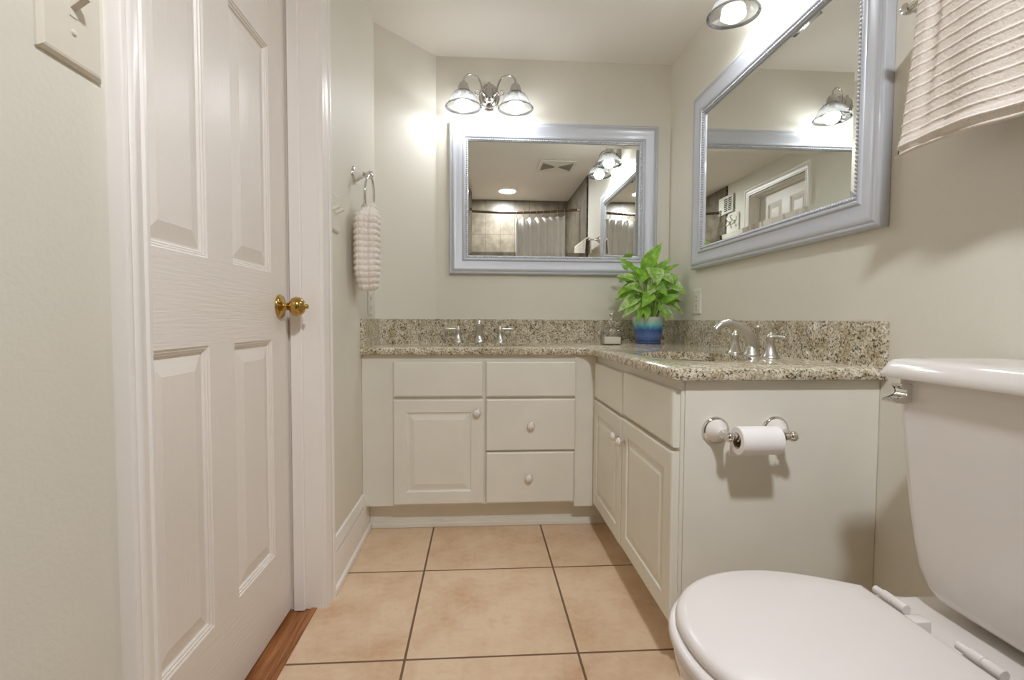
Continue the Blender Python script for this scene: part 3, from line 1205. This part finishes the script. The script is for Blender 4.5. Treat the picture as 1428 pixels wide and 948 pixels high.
def bar_towel():
    bm = BM()
    NY, NS = 120, 190
    ya, yb = 0.520, 0.972
    zb_front, zb_back = 1.238, 1.270
    r_out, r_in = 0.029, 0.0180
    # outline across the towel: outer skin up the front, over the bar, down the back, then the inner skin back
    def outline():
        pts = []
        nf = 230
        for i in range(nf + 1):
            f = i / nf
            pts.append(('F', -r_out, zb_front + (TBZ - zb_front) * f, f))
        for i in range(1, 13):
            a = PI - PI * i / 13
            pts.append(('T', r_out * math.cos(a), TBZ + r_out * math.sin(a), 1))
        for i in range(nf + 1):
            f = 1 - i / nf
            pts.append(('B', r_out, zb_back + (TBZ - zb_back) * f, f))
        for i in range(1, 9):
            pts.append(('b', r_out + (r_in - r_out) * i / 9, zb_back - 0.006 * math.sin(PI * i / 9), 0))
        for i in range(0, 21):
            f = i / 20
            pts.append(('I', r_in, zb_back + (TBZ - zb_back) * f, f))
        for i in range(1, 9):
            a = PI * i / 9
            pts.append(('t', r_in * math.cos(a), TBZ + r_in * math.sin(a), 1))
        for i in range(0, 21):
            f = 1 - i / 20
            pts.append(('i', -r_in, zb_front + (TBZ - zb_front) * f, f))
        for i in range(1, 9):
            pts.append(('h', -r_in - (r_out - r_in) * i / 9, zb_front - 0.007 * math.sin(PI * i / 9) ** 0.7, 0))
        return pts
    base = outline()
    rows = []
    ribs = []
    for j in range(NY + 1):
        g = j / NY
        row = []
        for kind, dx, z, f in base:
            y = ya + (yb - ya) * g
            y += 0.018 * (1 - f) * (g - 0.5) * 2
            edge = min(1, min(g, 1 - g) / 0.03)
            edge = math.sin(edge * PI / 2)
            mid = (r_out + r_in) / 2
            x = dx
            rib = 0.0
            s = -1 if dx < 0 else 1
            if kind in 'FhiBbI':
                x += s * (1 - f) * (0.006 + 0.007 * math.sin(g * 9.5 + 1.0) + 0.004 * math.sin(g * 21))
                if kind in 'Fhi' and g > 0.80:
                    x -= 0.020 * (1 - f) * ((g - 0.80) / 0.20)
            if kind in 'FB':
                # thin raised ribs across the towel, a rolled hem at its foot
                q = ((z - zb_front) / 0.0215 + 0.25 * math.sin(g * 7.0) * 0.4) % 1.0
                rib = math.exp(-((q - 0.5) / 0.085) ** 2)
                x += s * 0.0026 * rib + 0.0007 * mnoise.noise((y * 160, z * 160, s * 3.0))
                if f < 0.08:
                    x += s * 0.005 * math.sin(PI * f / 0.08) - s * 0.004 * (1 - f / 0.08) ** 2
                if kind == 'F' and 0.86 < g < 0.93:
                    x += 0.007 * math.sin(PI * (g - 0.86) / 0.07) * (0.4 + 0.6 * f)
            if kind in 'FB':
                c = s * mid
                x = c + (x - c) * (0.35 + 0.65 * edge)
            zz = z - (0.010 * (1 - f) * max(0, (g - 0.82) / 0.18) - 0.006 * (1 - f) * math.sin(g * 8 + 0.5) if kind in 'Fhi' else 0)
            row.append(bm.verts.new((TBX + x, y, zz)))
            ribs.append(rib)
        rows.append(row)
    m = len(base)
    for A, B in zip(rows, rows[1:]):
        for k in range(m):
            j = (k + 1) % m
            bm.faces.new((A[k], A[j], B[j], B[k]))
    for r in (rows[0], rows[-1]):
        bm.faces.new(r)
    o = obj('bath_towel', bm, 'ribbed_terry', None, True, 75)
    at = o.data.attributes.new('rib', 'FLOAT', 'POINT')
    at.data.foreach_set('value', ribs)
    tag(o, 'large cream ribbed towel folded over the bar above the toilet', 'towel')


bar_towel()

# ------------------------------------------------------------------ toilet paper
tp = thing('toilet_paper_holder', 'chrome and ceramic paper holder on the vanity end panel', 'toilet paper holder', (0.65, YC, 0.62))
HZ = 0.6195
RY2 = YC - 0.072
for xx, sg in ((0.5755, 1), (0.7265, -1)):
    bm = BM()
    lathe(bm, [(0.034, 0), (0.034, 0.004), (0.031, 0.008), (0.028, 0.009)], (xx, YC, HZ), (0, -1, 0), 32, cap0=True, cap1=True)
    ring = obj('base_ring', bm, 'chrome', tp, True, 50)
    bm = BM()
    lathe(bm, [(0.0285, 0.008), (0.026, 0.013), (0.019, 0.024), (0.013, 0.036), (0.010, 0.046)], (xx, YC, HZ), (0, -1, 0), 32, cap0=True, cap1=True)
    obj('rosette', bm, 'porcelain', tp, True, 50)['label'] = 'white ceramic cone'
    bm = BM()
    lathe(bm, [(0.011, 0.042), (0.012, 0.047), (0.009, 0.052), (0.009, 0.060)], (xx, YC, HZ), (0, -1, 0), 20, cap0=True, cap1=True)
    sphere(bm, (xx, RY2, HZ), 0.0125, 18, 12)
    lathe(bm, [(0.0085, 0.006), (0.0085, 0.017), (0.0105, 0.018), (0.0105, 0.022), (0.006, 0.023)], (xx, RY2, HZ), (sg, 0, 0), 18, cap1=True)
    obj('arm', bm, 'chrome', tp, True, 50)
bm = BM()
tube(bm, [(0.596, RY2, HZ), (0.707, RY2, HZ)], 0.007, 14)
obj('spindle', bm, 'chrome', tp, True, 60)
RX0, RX1, RC = 0.592, 0.690, (RY2, HZ - 0.0085)
roll = thing('toilet_paper', 'white toilet paper roll on the chrome holder', 'toilet paper', (0.65, RC[0], RC[1]))
bm = BM()
L = RX1 - RX0
lathe(bm, [(0.0185, 0), (0.031, 0.0), (0.0325, 0.0015), (0.0325, L - 0.0015), (0.031, L), (0.0185, L), (0.0185, 0)], (RX0, *RC), (1, 0, 0), 48)
box(bm, (RX0 + 0.0005, RC[0] + 0.0312, RC[1] - 0.045), (RX1 - 0.0005, RC[0] + 0.0322, RC[1] + 0.0))
obj('paper', bm, 'paper_white', roll, True, 40)
bm = BM()
lathe(bm, [(0.0185, 0.0), (0.0185, L), (0.0168, L), (0.0168, 0.0), (0.0185, 0.0)], (RX0, *RC), (1, 0, 0), 32)
obj('core', bm, 'cardboard', roll, True, 40)


# ------------------------------------------------------------------ toilet
TY = 0.695          # centre line of the toilet
toil = thing('toilet', 'white two piece toilet with closed lid against the right wall', 'toilet', (0.6, TY, 0))


def round_front(tip, back, hw, hwb, n=56, cx=None):
    """outline of a round-front seat: front semi-ellipse, then sides drawing in to the hinge line"""
    cx = cx if cx is not None else tip + 0.195
    pts = []
    for k in range(n + 1):
        a = PI / 2 + PI * k / n
        e = 0.94
        pts.append((cx + (cx - tip) * math.copysign(abs(math.cos(a)) ** e, math.cos(a)), TY + hw * math.copysign(abs(math.sin(a)) ** e, math.sin(a))))
    m = 14
    low = [(cx + (back - cx) * (k / m), TY - (hw + (hwb - hw) * (1 - math.cos(PI / 2 * k / m)))) for k in range(1, m + 1)]
    up = [(x, 2 * TY - y) for x, y in reversed(low)]
    return pts + low + up


def stack(bm, layers, cap_lo=True, cap_hi=True):
    rings = [[bm.verts.new((x, y, z)) for x, y in pts] for pts, z in layers]
    for A, B in zip(rings, rings[1:]):
        m = len(A)
        for k in range(m):
            j = (k + 1) % m
            bm.faces.new((A[k], A[j], B[j], B[k]))
    if cap_lo:
        bm.faces.new(rings[0][::-1])
    if cap_hi:
        bm.faces.new(rings[-1])


def scale_to(pts, s, c):
    return [(c[0] + (x - c[0]) * s, c[1] + (y - c[1]) * s) for x, y in pts]


bm = BM()
lay = []
for z, tip, back, hw, hwb in ((0.0, 0.430, 0.80, 0.105, 0.105), (0.02, 0.425, 0.80, 0.108, 0.105), (0.10, 0.435, 0.79, 0.100, 0.100), (0.18, 0.415, 0.79, 0.110, 0.105),
                              (0.25, 0.370, 0.79, 0.140, 0.115), (0.31, 0.325, 0.79, 0.170, 0.13), (0.35, 0.306, 0.79, 0.184, 0.145), (0.372, 0.303, 0.79, 0.186, 0.15), (0.378, 0.308, 0.785, 0.182, 0.148)):
    lay.append((round_front(tip, back, hw, hwb), z))
stack(bm, lay)
# rear deck carrying the tank
bd = BM()
box(bd, (0.655, TY - 0.147, 0.325), (0.985, TY + 0.147, 0.384), 0.012, 3)
me_tmp = bpy.data.meshes.new('tmp')
bd.to_mesh(me_tmp)
bd.free()
bm.from_mesh(me_tmp)
bpy.data.meshes.remove(me_tmp)
obj('bowl', bm, 'porcelain', toil, True, 50)

bm = BM()
S = round_front(0.297, 0.675, 0.190, 0.140)
c = (0.50, TY)
stack(bm, [(scale_to(S, 0.965, c), 0.3785), (scale_to(S, 0.992, c), 0.3805), (S, 0.386), (S, 0.393), (scale_to(S, 0.990, c), 0.398), (scale_to(S, 0.965, c), 0.4)])
obj('seat', bm, 'seat_plastic', toil, True, 70)
bm = BM()
S = round_front(0.308, 0.682, 0.187, 0.122)
stack(bm, [(scale_to(S, 0.965, c), 0.4012), (scale_to(S, 0.993, c), 0.4025), (S, 0.407), (scale_to(S, 0.997, c), 0.412), (scale_to(S, 0.985, c), 0.417), (scale_to(S, 0.962, c), 0.4205),
           (scale_to(S, 0.92, c), 0.4225), (scale_to(S, 0.7, c), 0.4248), (scale_to(S, 0.35, c), 0.4262)])
obj('lid', bm, 'seat_plastic', toil, True, 70)
for sg in (-1, 1):
    bm = BM()
    yc = TY + sg * 0.076
    box(bm, (0.694, yc - 0.048, 0.384), (0.722, yc - 0.025, 0.408), 0.002)
    box(bm, (0.692, yc - 0.022, 0.384), (0.714, yc + 0.036, 0.404), 0.003)
    lathe(bm, [(0.0075, -0.024), (0.0085, -0.022), (0.0085, -0.002), (0.0072, -0.001), (0.0072, 0.002), (0.0085, 0.003), (0.0085, 0.022), (0.0065, 0.023), (0.0065, 0.040)], (0.701, yc, 0.4135), (0, 1, 0), 20, cap0=True, cap1=True)
    obj('hinge', bm, 'seat_plastic', toil, True, 50)


def rrect(x0, x1, hw, r, n=8, bow=0.0):
    pts = []
    for cx, cy, a0 in ((x1 - r, TY + hw - r, 0), (x0 + r, TY + hw - r, PI / 2), (x0 + r, TY - hw + r, PI), (x1 - r, TY - hw + r, 1.5 * PI)):
        for k in range(n + 1):
            a = a0 + PI / 2 * k / n
            pts.append((cx + r * math.cos(a), cy + r * math.sin(a)))
    if bow:
        pts = [(x - bow * max(0, 1 - ((y - TY) / hw) ** 2) if x < (x0 + x1) / 2 else x, y) for x, y in pts]
    return pts


bm = BM()
lay = []
for z, hw, x0 in ((0.400, 0.072, 0.815), (0.402, 0.089, 0.800), (0.410, 0.105, 0.790), (0.425, 0.119, 0.784), (0.455, 0.133, 0.781), (0.50, 0.145, 0.780), (0.56, 0.155, 0.779), (0.65, 0.168, 0.778), (0.76, 0.180, 0.777), (0.788, 0.182, 0.777)):
    lay.append((rrect(x0, 0.975, hw, 0.028, bow=0.006), z))
stack(bm, lay)
obj('tank', bm, 'porcelain', toil, True, 50)
bm = BM()
lay = []
for z, e in ((0.783, 0.010), (0.784, 0.0), (0.790, -0.002), (0.800, 0.002), (0.811, 0.007), (0.816, 0.012), (0.8185, 0.022), (0.8195, 0.05)):
    lay.append((rrect(0.757 + e, 0.988 - e * 0.5, 0.201 - e, 0.026, bow=0.006), z))
stack(bm, lay)
obj('tank_lid', bm, 'porcelain', toil, True, 40)
bm = BM()
LY = TY + 0.153
prism(bm, [(0.783, 0.774), (0.757, 0.775), (0.756, 0.771), (0.764, 0.768), (0.768, 0.761), (0.766, 0.754), (0.758, 0.749), (0.744, 0.747), (0.741, 0.744), (0.746, 0.740), (0.766, 0.739), (0.783, 0.744)], LY - 0.016, LY + 0.013, lambda a, b, c: (a, c, b))
bmesh.ops.bevel(bm, geom=bm.edges[:], offset=0.0012, segments=2, affect='EDGES')
lathe(bm, [(0.016, 0.0), (0.016, 0.004), (0.012, 0.007)], (0.783, LY - 0.002, 0.758), (-1, 0, 0), 18, cap0=True, cap1=True)
obj('flush_lever', bm, 'chrome', toil, True, 60)['label'] = 'chrome flush lever'

# ------------------------------------------------------------------ soap dispenser
SX, SY = 0.609, 2.255
sd = thing('soap_dispenser', 'square clear glass soap bottle with pump beside the blue pot', 'soap dispenser', (SX, SY, CT))


def sq(h, r, n=6):
    pts = []
    for cx, cy, a0 in ((h - r, h - r, 0), (-h + r, h - r, PI / 2), (-h + r, -h + r, PI), (h - r, -h + r, 1.5 * PI)):
        for k in range(n + 1):
            a = a0 + PI / 2 * k / n
            pts.append((SX + cx + r * math.cos(a), SY + cy + r * math.sin(a)))
    return pts


bm = BM()
stack(bm, [(sq(0.037, 0.006), CT), (sq(0.040, 0.007), CT + 0.003), (sq(0.041, 0.007), CT + 0.060), (sq(0.039, 0.012), CT + 0.070), (sq(0.030, 0.02), CT + 0.078),
           (sq(0.017, 0.0168), CT + 0.082), (sq(0.0145, 0.0143), CT + 0.088), (sq(0.0145, 0.0143), CT + 0.098)], cap_hi=False)
obj('bottle', bm, 'bottle_glass', sd, True, 50)
bm = BM()
stack(bm, [(sq(0.034, 0.005), CT + 0.005), (sq(0.037, 0.006), CT + 0.007), (sq(0.0375, 0.006), CT + 0.036)])
obj('soap', bm, 'lotion', sd, True, 40)['label'] = 'pale liquid soap'
bm = BM()
lathe(bm, [(0.0155, 0.096), (0.0165, 0.100), (0.0155, 0.110), (0.009, 0.113), (0.006, 0.116), (0.006, 0.128), (0.0105, 0.130), (0.0115, 0.142), (0.009, 0.148), (0, 0.149)], (SX, SY, CT), (0, 0, 1), 22, cap0=True)
tube(bm, [(SX, SY, CT + 0.138), (SX - 0.012, SY - 0.022, CT + 0.139), (SX - 0.018, SY - 0.034, CT + 0.132)], [0.005, 0.0045, 0.004], 10, smooth=1)
lathe(bm, [(0.002, 0.012), (0.002, 0.096)], (SX, SY, CT), (0, 0, 1), 8, cap0=True, cap1=True)
obj('pump', bm, 'chrome', sd, True, 50)

# ------------------------------------------------------------------ potted plant
PX, PY = 0.830, 2.385
plant = thing('potted_plant', 'leafy green variegated plant in a blue glazed pot on the counter corner', 'potted plant', (PX, PY, CT))
bm = BM()
lathe(bm, [(0.045, 0.009), (0.056, 0.009), (0.058, 0.012), (0.064, 0.040), (0.070, 0.075), (0.0755, 0.110), (0.078, 0.126), (0.0775, 0.131), (0.0745, 0.132), (0.072, 0.126), (0.066, 0.080), (0.055, 0.02)], (PX, PY, CT), (0, 0, 1), 40, cap0=True, cap1=True)
obj('pot', bm, 'blue_glaze', plant, True, 60, origin=(PX, PY, CT))['label'] = 'blue pot with pale dripping glaze at the rim'
bm = BM()
lathe(bm, [(0.050, 0.0), (0.060, 0.001), (0.064, 0.006), (0.064, 0.012), (0.061, 0.012), (0.058, 0.007), (0, 0.007)], (PX, PY, CT), (0, 0, 1), 40, cap0=True)
obj('saucer', bm, 'blue_glaze', plant, True, 60, origin=(PX, PY, CT))
bm = BM()
lathe(bm, [(0.0725, 0.112), (0.05, 0.116), (0.02, 0.118), (0, 0.118)], (PX, PY, CT), (0, 0, 1), 30)
obj('soil', bm, 'soil', plant, True)


def leaf(bm, base, tip, width, up, droop=0.0, uvl=None):
    """ovate pointed blade folded a little along its midrib"""
    base, tip = Vector(base), Vector(tip)
    ax = tip - base
    L = ax.length
    t = ax.normalized()
    side = t.cross(Vector(up)).normalized()
    nrm = side.cross(t).normalized()
    if nrm.z < 0:
        nrm = -nrm
    N, M = 12, 6
    grid = []
    for i in range(N + 1):
        f = i / N
        wd = width * (math.sin(PI * f ** 0.72) ** 0.85) * (1 - 0.25 * f) if 0 < f < 1 else 0.0005
        cen = base + ax * f + nrm * (L * 0.22 * math.sin(PI * f) * (1 if droop >= 0 else -1) * max(0.35, abs(droop)) - 0.0)
        row = []
        for j in range(M + 1):
            s = j / M - 0.5
            h = 0.32 * abs(s) * wd + 0.03 * wd * math.sin(f * 14 + s * 5)
            row.append(bm.verts.new(cen + side * wd * s + nrm * h))
        grid.append(row)
    for i in range(N):
        for j in range(M):
            fc = bm.faces.new((grid[i][j], grid[i][j + 1], grid[i + 1][j + 1], grid[i + 1][j]))
            for lp, (a, b) in zip(fc.loops, ((j, i), (j + 1, i), (j + 1, i + 1), (j, i + 1))):
                lp[uvl].uv = (a / M, b / N)


def foliage():
    rnd = random.Random(11)
    K = 291.0
    def P(px, py, dy=0.0):
        s = 1 + dy / PY
        return Vector((PX + (px - 905) / K * s, PY + dy, 0.905 + (440 - py) / K))
    # (base px, tip px, width, base dy, tip dy, variegated)
    L = [((896, 374), (920, 336), .078, -.02, -.03, 0), ((882, 380), (848, 359), .045, -.03, -.08, 0), ((884, 392), (844, 386), .050, -.04, -.12, 1),
         ((903, 374), (905, 398), .100, -.06, -.115, 1), ((896, 392), (873, 372), .066, -.05, -.06, 0), ((912, 382), (934, 357), .050, .0, -.03, 0),
         ((922, 380), (960, 365), .038, .02, -.01, 0), ((915, 394), (941, 385), .060, -.06, -.10, 0), ((922, 390), (951, 410), .072, -.05, -.10, 1),
         ((888, 404), (858, 400), .070, -.06, -.11, 1), ((884, 412), (850, 434), .066, -.05, -.10, 1), ((900, 408), (882, 428), .068, -.08, -.12, 0),
         ((916, 416), (953, 421), .050, -.03, -.06, 0), ((918, 420), (944, 410), .046, -.07, -.10, 0), ((890, 424), (877, 449), .042, -.07, -.10, 0),
         ((922, 428), (933, 444), .030, -.06, -.09, 1), ((908, 372), (918, 350), .060, .03, .05, 0), ((920, 376), (944, 380), .055, .05, .06, 0),
         ((890, 384), (868, 386), .060, .03, .02, 0), ((893, 400), (862, 412), .060, .02, -.02, 0), ((915, 400), (940, 398), .070, .02, .00, 0),
         ((900, 390), (890, 366), .062, .03, .06, 0), ((913, 390), (926, 374), .060, -.02, -.05, 0), ((887, 415), (868, 430), .056, -.02, -.06, 0),
         ((918, 408), (946, 430), .048, .03, .02, 0), ((905, 396), (893, 412), .058, -.07, -.10, 1), ((908, 398), (922, 412), .056, -.075, -.105, 0),
         ((888, 396), (866, 378), .050, .06, .07, 0), ((922, 394), (950, 376), .050, .06, .06, 0), ((880, 408), (856, 418), .050, .04, .02, 1),
         ((898, 416), (884, 414), .060, -.03, -.07, 0), ((912, 414), (926, 424), .060, -.03, -.07, 0), ((878, 372), (870, 364), .03, .05, .06, 0),
         ((893, 378), (880, 396), .06, -.07, -.11, 0), ((916, 384), (930, 396), .064, -.07, -.11, 1), ((884, 420), (856, 442), .05, -.06, -.1, 1), ((926, 412), (957, 402), .046, -.02, -.05, 0), ((880, 398), (851, 411), .052, -.03, -.07, 0), ((912, 425), (921, 447), .036, -.08, -.11, 0), ((895, 428), (889, 448), .036, -.08, -.11, 0), ((924, 418), (950, 437), .044, -.04, -.07, 1), ((888, 384), (857, 392), .05, .0, -.03, 0), ((920, 386), (954, 394), .046, -.01, -.03, 1), ((900, 384), (898, 362), .055, .0, -.03, 1)]
    g, v, st = BM(), BM(), BM()
    ug, uvv = g.loops.layers.uv.new('UVMap'), v.loops.layers.uv.new('UVMap')
    for (b, t, wd, d0, d1, var) in L:
        B, T = P(*b, d0), P(*t, d1)
        B.x = min(B.x, XR - 0.03); T.x = min(T.x, XR - 0.02)
        B.y = min(B.y, YB - 0.05); T.y = min(T.y, YB - 0.045)
        ext = (T - B) * 0.10
        tgt, ul = (v, uvv) if var else (g, ug)
        up = Vector((rnd.uniform(-.2, .2), -0.85, 0.55)) if abs((T - B).normalized().dot(Vector((0, -0.85, 0.55)).normalized())) < 0.9 else Vector((0, -0.3, 1))
        leaf(tgt, B - ext, T, wd * 0.98, up, 0.4, ul)
        root = Vector((PX + (b[0] - 905) / K * 0.35 + rnd.uniform(-.012, .012), PY + d0 * 0.35 + rnd.uniform(-.02, .02), CT + 0.113))
        mid = root.lerp(B - ext, 0.55) + Vector((0, 0, 0.015))
        tube(st, [root, mid, B - ext * 0.4], [0.0026, 0.0021, 0.0015], 6, smooth=1)
    for q in range(16):
        a = rnd.uniform(0, 2 * PI)
        r = rnd.uniform(0.005, 0.04)
        root = Vector((PX + r * math.cos(a), PY + r * math.sin(a), CT + 0.113))
        tube(st, [root, root + Vector((math.cos(a) * 0.012, math.sin(a) * 0.012, 0.05)), root + Vector((math.cos(a) * 0.04, math.sin(a) * 0.03, rnd.uniform(0.08, 0.12)))], [0.0025, 0.002, 0.0012], 6, smooth=1)
    obj('leaves', g, 'leaf_green', plant, True, 80)
    obj('leaves', v, 'leaf_variegated', plant, True, 80)['label'] = 'leaves mottled with cream'
    obj('stems', st, 'stem_green', plant, True, 80)


foliage()

# ------------------------------------------------------------------ what the mirrors show: shower, ceiling fittings, left wall fittings
rod = thing('curtain_rod', 'dark curved curtain rod across the shower seen in the back mirror', 'curtain rod', (0.3, 0.1, 1.975))
RZ2 = 1.972


def rod_y(x):
    f = (x - 0.24) / 0.74
    return 0.055 + 0.20 * f * f


bm = BM()
xs = [XL + 0.014 + (XR - 0.014 - XL - 0.014) * k / 40 for k in range(41)]
tube(bm, [(x, rod_y(x), RZ2) for x in xs], 0.0125, 12)
obj('rail', bm, 'bronze_rod', rod, True, 60)
for x, sg in ((XL + 0.0125, 1), (XR - 0.0125, -1)):
    bm = BM()
    lathe(bm, [(0.030, 0), (0.030, 0.006), (0.020, 0.014), (0.016, 0.030), (0, 0.031)], (x, rod_y(x), RZ2), (sg, 0, 0), 20, cap0=True)
    obj('flange', bm, 'chrome', rod, True, 50)

CX0, CX1 = 0.365, 0.850
curt = thing('shower_curtain', 'white shower curtain gathered at the right end of the curved rod', 'shower curtain', (0.6, 0.12, 1.2))
bm = BM()
NX, NZ = 160, 30
rowsc = []
ztop = RZ2 - 0.055
for j in range(NZ + 1):
    g = j / NZ
    row = []
    for i in range(NX + 1):
        f = i / NX
        x = CX0 + (CX1 - CX0) * f
        sag = 0.016 * abs(math.sin(PI * f * 7.0)) * (1 - g)
        z = (ztop + 0.012 * f) - sag - g * (ztop - 0.30)
        y = rod_y(x) + (0.012 + 0.020 * g) * math.sin(f * PI * 14 + 0.5 * math.sin(f * 9)) + 0.006 * math.sin(f * 41)
        row.append(bm.verts.new((x, y, z)))
    rowsc.append(row)
for A, B in zip(rowsc, rowsc[1:]):
    for k in range(NX):
        bm.faces.new((A[k], A[k + 1], B[k + 1], B[k]))
ob = obj('cloth', bm, 'curtain_cloth', curt, True, 80)
so = ob.modifiers.new('thick', 'SOLIDIFY')
so.thickness = 0.0015
for k in range(8):
    x = CX0 + 0.008 + (CX1 - CX0 - 0.016) * k / 7
    bm = BM()
    tube(bm, [(x, rod_y(x) + 0.022 * math.cos(a), RZ2 - 0.018 + 0.034 * math.sin(a)) for a in (2 * PI * q / 20 for q in range(20))], 0.002, 6, closed=True)
    obj('hook_ring', bm, 'chrome', curt, True, 60)

dl = thing('recessed_light', 'round lit recessed light in the shower ceiling', 'ceiling light', (0.285, -0.03, H))
bm = BM()
lathe(bm, [(0.094, 0.0), (0.094, -0.004), (0.088, -0.009), (0.082, -0.007)], (0.285, -0.03, H), (0, 0, 1), 40)
obj('ring', bm, 'trim_paint', dl, True, 50)
bm = BM()
lathe(bm, [(0.082, -0.0065), (0.05, -0.009), (0, -0.010)], (0.285, -0.03, H), (0, 0, 1), 40)
obj('lens', bm, 'disc_glow', dl, True, 50)['label'] = 'glowing white lens'

ev = thing('ceiling_vent', 'square ceiling vent with two dark triangular grilles seen in back mirror', 'vent', (0.655, 0.84, H))
bm = BM()
vx0, vx1, vy0, vy1 = 0.505, 0.815, 0.685, 0.995
box(bm, (vx0, vy0, H - 0.014), (vx1, vy1, H), 0.006)
obj('cover', bm, 'white_plastic', ev)
mx_, my_ = (vx0 + vx1) / 2, (vy0 + vy1) / 2
for sg in (-1, 1):
    bm = BM()
    for q in range(9):
        a0, a1 = 0.02 + q * 0.0125, 0.02 + q * 0.0125 + 0.009
        prism(bm, [(mx_ + sg * a0, my_ - a0 * 0.8), (mx_ + sg * a1, my_ - a1 * 0.8), (mx_ + sg * a1, my_ + a1 * 0.8), (mx_ + sg * a0, my_ + a0 * 0.8)], H - 0.0148, H - 0.0135)
    obj('grille', bm, 'grille_dark', ev)

wv = thing('wall_vent', 'white louvred vent high on the left wall seen in the side mirror', 'vent', (XL, 0.33, 2.03))
bm = BM()
plate(bm, lambda u, v, t: (XL + 0.012 + t, u, v), 0.190, 0.47, 1.940, 2.115, 0.010)
obj('frame', bm, 'white_plastic', wv)
bm = BM()
for c0 in (0.305, 0.385):
    for q in range(7):
        z = 1.962 + q * 0.0185
        box(bm, (XL + 0.0215, c0, z), (XL + 0.0228, c0 + 0.066, z + 0.011))
obj('louvre_slots', bm, 'dark_slot', wv)

rh = thing('robe_hook', 'curled chrome robe hook on white backboard seen in the side mirror', 'robe hook', (XL, 0.55, 1.83))
bm = BM()
box(bm, (XL, 0.345, 1.730), (XL + 0.014, 0.57, 1.915), 0.004)
obj('backboard', bm, 'white_plastic', rh)
for yy in (0.415, 0.500):
    bm = BM()
    lathe(bm, [(0.018, 0.013), (0.018, 0.017), (0.010, 0.021), (0, 0.022)], (XL, yy, 1.835), (1, 0, 0), 18, cap0=True)
    tube(bm, [(XL + 0.018, yy, 1.840), (XL + 0.040, yy, 1.850), (XL + 0.058, yy, 1.875), (XL + 0.052, yy, 1.893), (XL + 0.040, yy, 1.890)], 0.005, 10, smooth=2)
    tube(bm, [(XL + 0.018, yy, 1.832), (XL + 0.032, yy, 1.812), (XL + 0.050, yy, 1.800), (XL + 0.060, yy, 1.815), (XL + 0.054, yy, 1.828)], 0.005, 10, smooth=2)
    obj('hook', bm, 'chrome', rh, True, 60)
